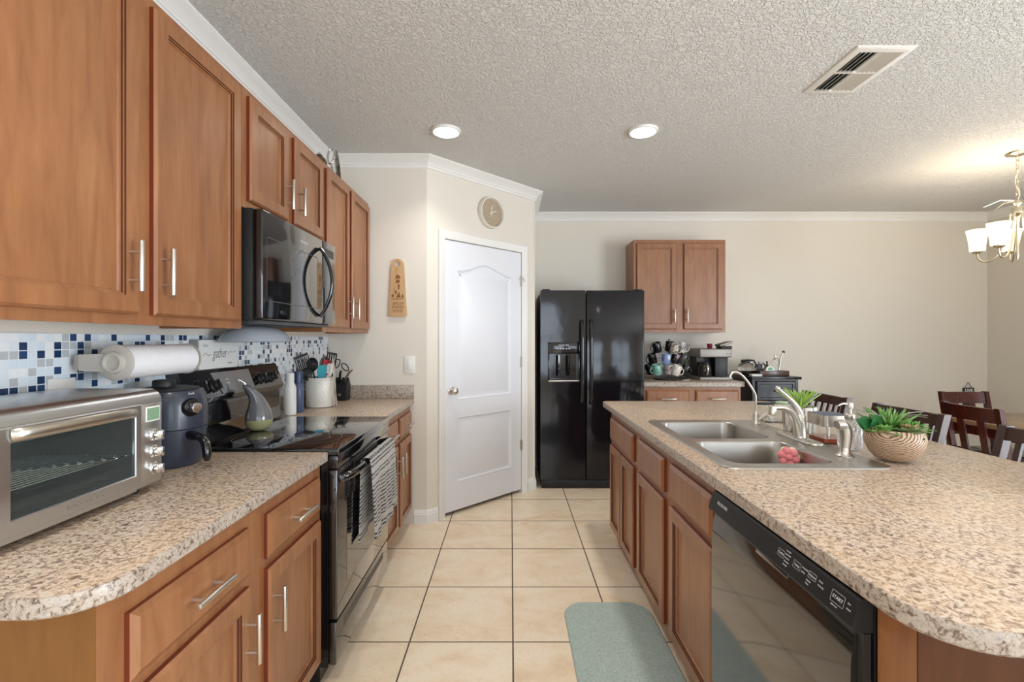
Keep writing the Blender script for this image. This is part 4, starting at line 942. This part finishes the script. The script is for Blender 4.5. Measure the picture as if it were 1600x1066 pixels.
# glass soap pump bottle
t = thing('soap_dispenser', 'cut-glass soap bottle with a nickel pump beside the succulent bowl', 'soap dispenser', (1.345, 1.845, .916))
x, y, z = 1.345, 1.845, .9155
R = []
for r, zz in ((.030, 0), (.038, .004), (.040, .02), (.041, .07), (.040, .085), (.034, .102), (.020, .114), (.015, .117)):
    R.append([(x+(r+.0018*math.cos(k*PI+ (zz*300)))*math.cos(k*2*PI/32), y+(r+.0018*math.cos(k*PI+(zz*300)))*math.sin(k*2*PI/32), z+zz) for k in range(32)])
G().loops(R).make('bottle', mat('cut_glass', (.93, .94, .95), .12, trans=.75, ior=1.4), t, 0)
g = G().lathe([(.0165, .1175), (.0185, .120), (.0185, .136), (.015, .139), (.007, .141), (.006, .158), (.011, .160), (.012, .178), (.010, .183), (.003, .184)], (x, y, z), 24)
g.tube([(x-.008, y, z+.176), (x-.030, y-.004, z+.180), (x-.052, y-.008, z+.172)], [.005, .0042, .0035], 8); g.make('pump', M['nickel'], t, 50)
# soap-dispensing sponge caddy
t = thing('sponge_caddy', 'clear soap caddy with orange soap inside and a steel sponge tray on top', 'sponge holder', (1.325, 1.965, .922))
x0, x1, y0, y1, z = 1.292, 1.402, 1.915, 2.035, .9155
p = rrect(x0, y0, x1, y1, .02, 5)
g = G().loops([[(a, b, z+q) for a, b in inset(p, d_)] for d_, q in ((.004, 0), (0, .003), (0, .072), (.003, .072), (.003, .004), (.007, .0035))]); g.make('tank', M['glass'], t, 40)
G().loops([[(a, b, z+q) for a, b in inset(p, .0035)] for q in (.0042, .022)]).make('orange_soap', mat('orange_soap', srgb(214, 92, 30), .1, trans=.3, ior=1.35), t, 30)
G().loops([[(a, b, z+q) for a, b in inset(p, d_)] for d_, q in ((-.003, .0725), (-.003, .118), (0, .118), (0, .0725))], False, False).box(x0, y0, z+.0726, x1, y1, z+.076).make('steel_band', M['steel'], t, 40)
G().cyl(((x0+x1)/2, (y0+y1)/2, z+.024), ((x0+x1)/2, (y0+y1)/2, z+.0725), .006, n=12).make('pump_stem', M['nickel'], t)
g = G()
for k in range(8): yy = y0+.008+k*(y1-y0-.016)/7; g.tube([(x0-.001, yy, z+.117), (x1+.001, yy, z+.117)], .0014, 6)
for k in range(4): xx = x0+.012+k*(x1-x0-.024)/3; g.tube([(xx, y0-.001, z+.119), (xx, y1+.001, z+.119)], .0014, 6)
g.make('wire_rack', mat('blue_grey_wire', srgb(150, 156, 172), .35, .6), t)
# clear tub with dish brush at the far end
t = thing('clear_canister', 'clear plastic tub with a dish brush on it behind the drinking-water tap', 'container', (1.375, 2.47, .916))
x, y, z = 1.385, 2.47, .9155
p = rrect(x-.06, y-.05, x+.06, y+.05, .015, 4)
G().loops([[(a, b, z+q) for a, b in inset(p, d_)] for d_, q in ((.004, 0), (0, .003), (0, .078), (.002, .078), (.002, .004), (.006, .0035))]).make('tub', M['glass'], t, 40)
G().loops([[(a, b, z+q) for a, b in inset(p, d_)] for d_, q in ((-.002, .0785), (-.002, .084), (.004, .086))]).make('lid', M['clear'], t, 40)
t = thing('dish_brush', 'black and pale green dish brush lying on the clear tub', 'brush', (x, y, z+.087))
G().tube([(x-.085, y-.02, z+.0945), (x-.03, y-.02, z+.0945), (x+.01, y-.015, z+.0945)], .0072, 8, sx=1, sy=.9, up=(0, 0, 1)).make('handle', M['matte_black'], t, 60)
G().ball((x+.045, y-.010, z+.098), .038, .022, .0105).make('head', leafmat('pale_green_pad', srgb(130, 150, 120), srgb(160, 178, 146), .8), t)
# flower-shaped scrubber in the near basin
t = thing('dish_scrubber', 'pink and cream flower-shaped scrubber stuck in the near sink basin', 'sponge', (1.10, 1.80, .86))
sc = Vector((1.095, 1.835, .885)); dd = Vector((-.45, -.85, .1)).normalized(); a_ = dd.orthogonal().normalized(); b_ = dd.cross(a_)
m = mat('pink_mesh', srgb(238, 142, 148), .9); n = N(m); n.bump(n.noise(n.co(), 180, 3, .6), 1, .004)
m2 = mat('cream_mesh', srgb(236, 222, 186), .9); n = N(m2); n.bump(n.noise(n.co(), 180, 3, .6), 1, .004)
g = G(); g.ball(sc+dd*.012, .016)
for k in range(6): q = sc+dd*.008+(a_*math.cos(k*PI/3)+b_*math.sin(k*PI/3))*.024; g.ball(q, .0165)
g.make('front_petals', m, t, 60)
g = G()
for k in range(6): q = sc-dd*.012+(a_*math.cos(k*PI/3+.3)+b_*math.sin(k*PI/3+.3))*.024; g.ball(q, .0175)
g.make('back_petals', m2, t, 60)
# ------------------------------------------------------------------ mug rack
BZ = .9515
t = thing('mug_rack', 'black wire mug tree on the back worktop beside the refrigerator', 'mug rack', (1.56, 4.58, BZ))
mx, my = 1.565, 4.60
g = G().lathe([(.15, 0), (.155, .006), (.15, .014), (.02, .016)], (mx, my, BZ), 36).cyl((mx, my, BZ+.014), (mx, my, BZ+.40), .007)
g.make('stand', M['iron'], t)
mugs = [  # px, py, Y, material, label, tilt, side
 (1026.5, 543, 4.58, 'mb', 'black mug with pale doodles, top left of the mug tree', -.25, -1),
 (1046, 541.5, 4.62, 'mb', 'plain black mug, top middle of the mug tree', .1, 1),
 (1054, 545, 4.52, 'mp', 'mug with a cream and grey picture, upper middle front of the mug tree', .2, 1),
 (1066, 543, 4.60, 'ms', 'white mug with a dark stripe, top right of the mug tree', .3, 1),
 (1019.5, 560.5, 4.58, 'mb', 'plain black mug, middle left of the mug tree', -.3, -1),
 (1041, 561, 4.46, 'mu', 'blue mug with a white rim, centre front of the mug tree', 0, -1),
 (1055, 560, 4.58, 'mk', 'black mug with a pink stripe, behind the blue mug', .2, 1),
 (1066.5, 561, 4.56, 'md', 'charcoal speckled mug, middle right of the mug tree', .4, 1),
 (1015.5, 577, 4.62, 'mb', 'black mug half hidden behind the teal mug', -.4, -1),
 (1026.5, 577.5, 4.44, 'mt', 'glossy teal mug, bottom left front of the mug tree', -.15, -1),
 (1043.5, 577, 4.60, 'mw', 'white mug with a red mark, bottom centre behind the front mugs', 0, 1),
 (1057, 579, 4.44, 'mc', 'cream speckled mug, bottom right front of the mug tree', .3, 1),
 (1070, 578, 4.56, 'mb', 'black mug, lowest at the right of the mug tree', .5, 1)]
def two(name, a, b, s=40, th=.5):
    m = mat(name, a, .25, coat=.3); n = N(m); n.base(n.ramp(n.noise(n.co(), s, 2, .5), [(th-.03, a), (th+.03, b)])); return m
MM = {'mb': two('black_mug', (.010, .010, .011), srgb(60, 58, 56), 30, .64), 'mp': two('picture_mug', srgb(206, 196, 180), srgb(110, 104, 100), 40), 'ms': two('striped_mug', srgb(220, 218, 214), srgb(130, 120, 126), 14, .56),
      'mu': two('blue_mug', srgb(120, 144, 184), srgb(196, 204, 216), 18, .58), 'mk': two('pinkish_mug', (.012, .012, .013), srgb(170, 130, 140), 20, .56), 'md': two('charcoal_mug', srgb(40, 42, 44), srgb(84, 86, 86), 90, .55),
      'mt': mat('teal_mug', srgb(116, 168, 156), .15, coat=.6), 'mw': two('white_red_mug', srgb(214, 206, 204), srgb(150, 70, 84), 16, .62), 'mc': two('cream_mug', srgb(222, 216, 206), srgb(170, 156, 146), 110, .6)}
rk = bpy.data.objects.get('stand')
hooks = G()
for i, (qx, qy, Y, mk, lb, tilt, sd) in enumerate(mugs):
    X_ = (qx-798)*Y/FPX; Z_ = CH-(qy-530)*Y/FPX
    t2 = bpy.data.objects.new('coffee_mug', None); COL.objects.link(t2); t2.location = (X_, Y, Z_-.048)
    WM[t2] = Matrix.Translation((X_, Y, Z_)); t2.location = (X_, Y, Z_)
    tag(t2, lb, 'mug', 'mugs on the mug tree')
    Tm = Matrix.Translation((X_, Y, Z_)) @ Matrix.Rotation(tilt, 4, 'Y') @ Matrix.Rotation(.18, 4, 'X')
    fl_ = .006 if mk == 'mt' else 0
    g = G(Tm).lathe([(.030+fl_, -.050), (.036+fl_, -.048), (.040+fl_, -.040), (.041, .048), (.0395, .050), (.0375, .048), (.036, -.042), (.01, -.044)], n=32)
    g.make('cup', MM[mk], t2, 50)
    g = G(Tm).tube([(sd*(.039+.028*math.sin(a)), -.006, .030*math.cos(a)) for a in [k*PI/12 for k in range(13)]], .0048, 8, up=(0, 1, 0)); g.make('handle', MM[mk], t2, 60)
    hooks.tube([(mx, my, Z_-.02), ((mx+X_)/2, (my+Y)/2, Z_+.0), (X_+sd*.06, Y, Z_+.018), (X_+sd*.066, Y-.012, Z_+.028)], .0025, 6)
hk = hooks.make('hooks', M['iron'], t, 60)
# coffee maker
M['satin'] = mat('satin_silver', srgb(150, 146, 140), .5, .7)
t = thing('coffee_maker', 'stainless and black dual coffee maker with a glass carafe on the back worktop', 'coffee maker', (1.98, 4.62, BZ))
KY = 4.50
G().box(1.822, KY-.02, BZ, 2.140, 4.80, BZ+.032, .008, 3).make('base', M['satin'], t)
G().box(1.845, 4.62, BZ+.033, 2.105, 4.80, 1.172).box(1.982, KY+.01, BZ+.033, 2.105, 4.62, 1.172, .003).make('body', M['navy'] if False else M['matte_black'], t)
G().box(1.828, KY-.005, 1.1725, 2.138, 4.80, 1.256, .010, 3).make('top_housing', M['satin'], t)
g = G(frame((2.105, KY-.0056, 1.208), (1, 0, 0), (0, 0, 1))).text('Hamilton', .014, Matrix()); g.make('lettering', mat('dark_print', srgb(70, 70, 70), .5), t, 0)
cr = G().lathe([(.052, 0), (.060, .006), (.064, .05), (.060, .095), (.046, .120), (.044, .124)], (1.902, 4.556, BZ+.033), 32).make('carafe', mat('dark_carafe', (.05, .045, .04), .05, trans=.6, coat=.5), t, 50)
G().lathe([(.047, .1245), (.046, .136), (.02, .140)], (1.902, 4.556, BZ+.033), 28).make('carafe_lid', M['matte_black'], cr)
g = G().tube(bez([(1.893, 4.497, BZ+.150), (1.889, 4.462, BZ+.150), (1.889, 4.455, BZ+.08), (1.893, 4.492, BZ+.055)], 12), .0075, 8, sx=1.4, sy=.8); g.make('carafe_handle', M['chrome'], cr, 60)
G().box(2.035, KY+.0, 1.2565, 2.145, KY+.12, 1.283, .008).make('pod_holder', M['matte_black'], t)
G(Matrix.Translation((2.09, KY+.06, 1.300)) @ Matrix.Rotation(-.28, 4, 'Y')).box(-.068, -.062, -.006, .062, .062, .016, .008, 3).make('pod_lid', M['satin'], t)
G().lathe([(.018, 0), (.021, .003), (.026, .045), (.027, .048), (.024, .047), (.02, .006)], (1.950, 4.56, 1.2565), 24).make('small_cup', mat('maroon_plastic', srgb(120, 30, 54), .35), ang=40, label='small maroon plastic cup on top of the coffee maker', cat='cup')
t = thing('wall_outlet', 'white wall outlet with a plug behind the coffee maker', 'outlet', (1.905, 4.925, 1.12))
G().box(1.872, 4.922, 1.115, 1.945, 4.9285, 1.235, .002).make('plate', M['plastic_white'], t)
G().box(1.897, 4.895, 1.19, 1.922, 4.9215, 1.215, .004).make('plug', M['plastic_white'], t)
pts = bez([(1.90, 4.80, BZ+.004), (1.80, 4.60, BZ+.004), (1.74, 4.50, BZ+.004), (1.72, 4.62, BZ+.004)], 14)
G().tube([Vector(q)+Vector((-.082, -.11, 0)) for q in pts], .0035, 6).make('power_cord', M['plastic_white'], ang=60, label='white cord lying on the worktop left of the coffee maker', cat='cord')
# ------------------------------------------------------------------ black chest and what stands on it
t = thing('storage_chest', 'black wooden storage cabinet against the back wall right of the coffee counter', 'cabinet', (2.55, 4.68, 0))
cm = mat('black_lacquer', (.008, .008, .012), .3, coat=.1)
G().box(2.325, 4.475, .06, 2.765, 4.905, .962).box(2.335, 4.49, 0, 2.37, 4.53, .06).box(2.72, 4.49, 0, 2.755, 4.53, .06).box(2.335, 4.86, 0, 2.37, 4.90, .06).box(2.72, 4.86, 0, 2.755, 4.90, .06).make('body', cm, t)
G().box(2.305, 4.45, .9625, 2.785, 4.915, .988, .003).make('top', cm, t)
for z0, z1 in ((.755, .95), (.50, .735), (.10, .48)):
    pf = [(0, 0), (0, .010), (.012, .016), (.030, .016), (.036, .010)]
    d = G().loops([[(a, 4.4745-h, b) for a, b in ((2.355+d_, z0+d_), (2.735-d_, z0+d_), (2.735-d_, z1-d_), (2.355+d_, z1-d_))] for d_, h in pf]).make('drawer' if z0 > .2 else 'door', cm, t, 20)
    G().ball((2.545, 4.452, (z0+z1)/2), .012).make('knob', M['nickel'], d, 60)
CZ = .9885
t = thing('kettle', 'round glass kettle with a dark handle on the left of the black chest', 'kettle', (2.30, 4.66, CZ))
kx, ky = 2.385, 4.70
G().lathe([(.05, 0), (.062, .012), (.076, .045), (.078, .075), (.068, .108), (.052, .128), (.050, .132)], (kx-.005, ky, CZ), 36).make('glass_body', M['glass'], t, 60)
G().lathe([(.048, .002), (.060, .013), (.073, .045), (.02, .048)], (kx-.005, ky, CZ), 36).make('chrome_base', M['chrome'], t, 60)
g = G().lathe([(.053, .1325), (.053, .139), (.02, .142)], (kx-.005, ky, CZ), 28).tube([(kx-.055, ky, CZ+.146), (kx+.02, ky, CZ+.150), (kx+.07, ky, CZ+.146), (kx+.095, ky, CZ+.10), (kx+.078, ky, CZ+.06)], .008, 8); g.make('lid_and_handle', M['matte_black'], t, 50)
G().box(2.335, 4.50, CZ, 2.435, 4.56, CZ+.022, .003).make('small_white_box', M['plastic_white'], ang=30, label='small white box lying at the front left of the black chest', cat='box')
bottle('frosted_tumbler', 'tall pale frosted tumbler beside the kettle on the black chest', 2.475, 4.62, CZ, [(.016, 0), (.018, .003), (.020, .135), (.018, .138)], mat('frosted', srgb(206, 206, 198), .4, trans=.3), cat='glass')
t = thing('wooden_tray', 'dark stained wooden box tray on top of the black chest', 'tray', (2.58, 4.62, CZ))
G().box(2.44, 4.55, CZ, 2.725, 4.595, CZ+.05, .002).box(2.44, 4.70, CZ, 2.725, 4.745, CZ+.05, .002).box(2.44, 4.5955, CZ, 2.452, 4.6995, CZ+.05).box(2.713, 4.5955, CZ, 2.725, 4.6995, CZ+.05).box(2.453, 4.596, CZ+.03, 2.712, 4.699, CZ+.05).make('tray_body', wood('walnut_tray', srgb(58, 34, 26), srgb(80, 50, 38), srgb(100, 66, 50), .35), t)
TZ = CZ+.0505
g = G(frame((2.462, 4.60, TZ+.03), (1, 0, 0), (0, 0, 1)))
g.box(-.027, -.029, -.012, .027, .034, .0, .002); o = g.make('small_black_box', M['matte_black'], ang=30, label='small black patterned box on the left of the wooden tray', cat='box')
t = thing('napkin_ring', 'dark ring-shaped ornament behind the green-edged jar on the tray', 'ornament', (2.528, 4.66, TZ))
G().tube([(2.528+.028*math.cos(a), 4.67, TZ+.036+.030*math.sin(a)) for a in [k*2*PI/22 for k in range(23)]], .007, 8, up=(0, 1, 0)).make('ring', M['iron'], t, 60)
t = thing('napkin_holder', 'white half-round holder with a green logo at the front of the wooden tray', 'holder', (2.545, 4.58, TZ))
hp = [(.042*math.cos(a), .046*math.sin(a)) for a in [k*PI/14 for k in range(15)]]
G(frame((2.545, 4.575, TZ), (1, 0, 0), (0, 0, 1))).loops([[(x, y, q) for x, y in hp] for q in (-.012, .012)]).make('holder_body', M['plastic_white'], t, 30)
G(frame((2.545, 4.5625, TZ), (1, 0, 0), (0, 0, 1))).loops([[(x*.62, y*.62+.006, q) for x, y in hp] for q in (-.0002, .0003)]).make('emblem', mat('green_print', srgb(90, 170, 130), .4), t, 0)
bottle('small_bottle', 'tiny dark bottle behind the holder on the wooden tray', 2.572, 4.67, TZ, [(.013, 0), (.014, .003), (.014, .045), (.006, .058), (.006, .072)], M['matte_black'], M['matte_black'], [(.008, .0725), (.008, .088)])
bottle('cocktail_shaker', 'clear glass cocktail shaker with a knob lid on the wooden tray', 2.628, 4.62, TZ, [(.026, 0), (.029, .004), (.032, .085), (.028, .105)], M['glass'], M['chrome'], [(.0285, .1055), (.022, .120), (.010, .128), (.012, .140), (.009, .152), (.002, .154)], cat='shaker')
t = thing('bar_muddler', 'slanted metal muddler standing right of the glass shaker', 'bar tool', (2.672, 4.63, TZ))
G().tube([(2.668, 4.63, TZ+.004), (2.680, 4.63, TZ+.06), (2.684, 4.63, TZ+.12), (2.710, 4.63, TZ+.175)], [.011, .010, .009, .008], 10).make('shaft', M['steel'], t, 50)
G().tube([(2.708, 4.63, TZ+.178), (2.722, 4.63, TZ+.186)], .013, 10).make('tip', M['iron'], t)
# ------------------------------------------------------------------ seating (local frame: back at -Y, seat towards +Y)
def chair(nm, label, cat, group, W2, seat_z, top_z, slats, sw, dep, mt, foot=False, lean=.10, railh=.085, thick=.030):
    t = thing(nm, label, cat, (0, 0, 0), 0, group)
    def yb(z): return -dep/2-lean*(z-seat_z)/(top_z-seat_z) if z > seat_z else -dep/2+.0-.04*(seat_z-z)/seat_z
    for s in (-1, 1):
        x = s*(W2-.02)
        LL = [[(x-.017, yb(z)-.016, z), (x+.017, yb(z)-.016, z), (x+.017, yb(z)+.018, z), (x-.017, yb(z)+.018, z)] for z in (0, seat_z*.5, seat_z, seat_z+.1, (seat_z+top_z)/2, top_z)]
        G().loops(LL).make('rear_post', mt, t, 30)
        G().loops([[(x-a, dep/2-.02-a, z), (x+a, dep/2-.02-a, z), (x+a, dep/2-.02+a, z), (x-a, dep/2-.02+a, z)] for a, z in ((.014, 0), (.019, seat_z-.025))]).make('front_leg', mt, t, 30)
    def rail(z0, z1, nm_, bow=.018):
        LL = []
        for i in range(9):
            x = -W2+.036+(2*W2-.072)*i/8; b = -bow*(1-((i-4)/4)**2)
            LL.append([(x, yb(z0)+b-.010, z0), (x, yb(z0)+b+.010, z0), (x, yb(z1)+b+.010, z1), (x, yb(z1)+b-.010, z1)])
        G().loops(LL).make(nm_, mt, t, 40)
    rail(top_z-railh, top_z-.006, 'top_rail'); lr = seat_z+.10; rail(lr, lr+.04, 'lower_rail')
    for i in range(slats):
        x = (-(slats-1)/2+i)*(2*W2-.08)/(slats+.35); b = -.018*(1-(x/(W2-.036))**2)
        za, zb = lr+.038, top_z-railh+.004
        G().loops([[(x-sw, yb(z)+b-.006, z), (x+sw, yb(z)+b-.006, z), (x+sw, yb(z)+b+.006, z), (x-sw, yb(z)+b+.006, z)] for z in (za, zb)]).make('slat', mt, t, 0)
    G().box(-W2, -dep/2+.02, seat_z-.024, W2, dep/2+.01, seat_z+.012, .010, 3).make('seat', mt, t)
    g = G()
    for s in (-1, 1): g.box(s*(W2-.02)-.010, -dep/2+.02, seat_z*.35, s*(W2-.02)+.010, dep/2-.03, seat_z*.35+.03)
    g.box(-W2+.03, dep/2-.03, seat_z*.45, W2-.03, dep/2-.01, seat_z*.45+.03); g.box(-W2+.04, -dep/2+.02, seat_z-.06, W2-.04, -dep/2+.04, seat_z-.025); g.make('stretcher', mt, t)
    return t
gs = 'counter stools along the island'
s = chair('counter_stool', '', 'stool', gs, .225, .62, .985, 6, .012, .38, M['stoolwood'], lean=.09, railh=.060)
# facing -X: rotate +90deg (local +Y -> -X)
put(s, (1.82, 3.10, 0), PI/2, 'dark wooden slat-back counter stool furthest from the camera, behind the spiky plant')
put(copy_tree(s), (1.82, 2.455, 0), PI/2, 'dark wooden slat-back counter stool behind the round succulent bowl')
put(copy_tree(s), (1.82, 1.765, 0), PI/2, 'dark wooden slat-back counter stool at the right edge of the view, nearest the camera')
# dining table and chairs
t = thing('dining_table', 'dark red wooden dining table with a reflected wall tone coloured on top at the far right', 'table', (3.95, 3.1, 0))
G().box(3.33, 2.35, .725, 4.60, 3.72, .760, .006).make('tabletop', wood('dining_top_reflection', srgb(150, 118, 84), srgb(170, 138, 102), srgb(186, 156, 120), .25, (2, 10, 2)), t)  # tan stands in for the wall reflected in dark glossy wood
G().box(3.345, 2.365, .66, 4.585, 3.705, .7245).make('apron', M['darkwood'], t)
for x in (3.37, 4.50):
    for y in (2.40, 3.62): G().box(x, y, 0, x+.06, y+.06, .6595, .004).make('leg', M['darkwood'], t)
gd = 'dining chairs around the table'
s = chair('dining_chair', '', 'chair', gd,   .205, .46, .908, 2, .024, .40, M['darkwood'], lean=.08, railh=.10)
put(s, (3.36, 3.12, 0), -PI/2, 'dark red dining chair on the island side of the dining table')
put(copy_tree(s), (3.83, 3.66, 0), PI, 'dark red dining chair beyond the table, in front of the hanging sign')
# hanging sign on the back wall
t = thing('hanging_sign', 'small black and white hanging sign reading LIVE on the back wall', 'sign', (4.84, 4.92, .69))
G().box(4.782, 4.915, .60, 4.898, 4.927, .836, .002).make('board', mat('sign_black', (.02, .02, .02), .6), t)
g = G(frame((4.84, 4.9147, .806), (1, 0, 0), (0, 0, 1))).text('LIVE', .045, Matrix(), .0003, bold=.0008); g.make('lettering', M['plastic_white'], t, 0)
G().tube([(4.80, 4.921, .836), (4.84, 4.921, .89), (4.88, 4.921, .836)], .003, 6).make('cord', mat('twine', srgb(96, 76, 60), .8), t)
G().cyl((4.84, 4.9295, .893), (4.84, 4.912, .893), .006, n=10).make('nail', M['nickel'], t)
# ------------------------------------------------------------------ ceiling fittings
def downlight(x, y, label, pw=5.0):
    t = thing('ceiling_light', label, 'ceiling light', (x, y, ZC-.02), 0, 'flush ceiling lights')
    z = ZC-.0005
    G().lathe([(.093, 0), (.093, -.008), (.088, -.014), (.080, -.015), (.078, -.012)], (x, y, z), 48, True, False).make('trim_ring', M['plastic_white'], t, 40)
    G().lathe([(.0775, -.0125), (.06, -.0135), (.01, -.0138)], (x, y, z), 48, True, True).make('diffuser', mat('lit_diffuser', (1, 1, 1), .5, emis=(1, .985, .955), es=12), t, 40)
    l = bpy.data.lights.new('downlight', 'AREA'); l.shape = 'DISK'; l.size = .15; l.energy = pw; l.color = (1, .985, .955); l.spread = math.radians(118)
    lo = bpy.data.objects.new('downlight', l); COL.objects.link(lo); lo.location = (x, y, z-.0165)
downlight(-.412, 2.966, 'round lit flush ceiling light on the left, near the pantry', 3.1)
downlight(.844, 2.966, 'round lit flush ceiling light on the right, over the walkway side of the island')
downlight(-.412, .55, 'unseen round ceiling light added on the left to brighten the stove aisle')  # extra fitting out of view, added for more light
downlight(.844, .55, 'unseen round ceiling light added on the right to brighten the island')  # second out-of-view fitting, likewise added to lift the light
t = thing('ceiling_vent', 'white two-section louvered air vent in the ceiling', 'air vent', (1.71, 2.306, ZC-.02))
vx0, vx1, vy0, vy1 = 1.572, 1.845, 2.105, 2.508
g = G(); z = ZC-.0005; o_ = [(vx0, vy0), (vx1, vy0), (vx1, vy1), (vx0, vy1)]; i_ = inset(o_, .036)
g.loops([[(x, y, z) for x, y in o_], [(x, y, z-.004) for x, y in o_], [(x, y, z-.010) for x, y in inset(o_, .012)], [(x, y, z-.010) for x, y in i_], [(x, y, z-.001) for x, y in i_]], False, False)
g.box(vx0+.036, 2.300, z-.0095, vx1-.036, 2.314, z-.001); g.make('frame', M['plastic_white'], t, 30)
G().box(vx0+.037, vy0+.037, z-.0012, vx1-.037, vy1-.037, z-.0004).make('duct_shadow_plate', mat('duct_dark', (.015, .015, .015), .8), t, 0)
for ya, yb_ in ((vy0+.037, 2.2995), (2.3145, vy1-.037)):
    for k in range(9):
        x = vx0+.048+k*.0220; a = .85 if k < 4 else -.55
        G(Matrix.Translation((x, 0, z-.0075)) @ Matrix.Rotation(-a, 4, 'Y')).box(-.0095, ya, -.0006, .0095, yb_, .0006).make('louver', M['plastic_white'], t, 0)
# chandelier
hx_, hy_ = 3.605, 3.31
t = thing('chandelier', 'brushed nickel chandelier with upturned frosted bell shades, lit, over the dining table', 'chandelier', (3.605, 3.31, 1.90))
cn = mat('pale_nickel', srgb(214, 206, 186), .25, 1)
G().lathe([(.066, 0), (.066, -.006), (.058, -.016), (.03, -.026), (.008, -.030)], (hx_, hy_, ZC-.0005), 36).make('canopy', cn, t, 40)
g = G()
zc = ZC-.028; i = 0
while zc > 2.365:
    a = (i % 2)*PI/2; r = .010
    g.tube([(hx_+r*math.cos(q)*math.cos(a), hy_+r*math.cos(q)*math.sin(a), zc-.017+.019*math.sin(q)) for q in [k*2*PI/12 for k in range(13)]], .0022, 5); zc -= .030; i += 1
g.make('chain', cn, t, 60)
G().tube([(hx_+.012*math.sin(k), hy_+.012*math.cos(k), ZC-.03-k*.031) for k in range(11)], .002, 5).make('wire', M['plastic_white'], t, 60)
G().lathe([(.008, .425), (.020, .42), (.024, .40), (.012, .385), (.030, .37), (.032, .345), (.040, .34), (.040, .325), (.020, .315), (.010, .30), (.009, .06), (.012, .04), (.004, .0)], (hx_, hy_, 1.915), 28).make('column', cn, t, 40)
sm = mat('lit_frosted_glass', (1, .96, .86), .4, emis=(1, .88, .66), es=.9)
for k in range(5):
    a = 3.438+k*2*PI/5; cx_, cy_ = math.cos(a), math.sin(a)
    R = lambda r, z: (hx_+r*cx_, hy_+r*cy_, z)
    G().tube(bez([R(.035, 2.245), R(.045, 2.05), R(.06, 1.90), R(.19, 1.87), R(.208, 1.94), R(.205, 1.99)], 18), .0065, 8).make('arm', cn, t, 60)
    G().lathe([(.012, 0), (.030, .008), (.034, .018)], R(.205, 1.985), 24).make('socket_cup', cn, t, 50)
    x, y, z = R(.205, 2.003)
    sh = G().lathe([(.036, 0), (.044, .004), (.047, .05), (.053, .10), (.062, .145), (.065, .16), (.062, .16), (.050, .10), (.043, .05), (.03, .006)], (x, y, z), 32).make('shade', sm, t, 60)
    l = bpy.data.lights.new('bulb', 'POINT'); l.energy = 2.6; l.color = (1, .86, .66); l.shadow_soft_size = .03
    lo = bpy.data.objects.new('bulb', l); COL.objects.link(lo); lo.location = (x, y, z+.175); 
g = G()
for a, L in ((2.9, .20), (.3, .16), (1.5, .2)): g.tube([(hx_, hy_, 2.335), (hx_+.5*L*math.cos(a), hy_+.5*L*math.sin(a), 2.345), (hx_+L*math.cos(a), hy_+L*math.sin(a), 2.30)], [.004, .003, .0015], 6)
g.make('curled_wires', cn, t, 60)
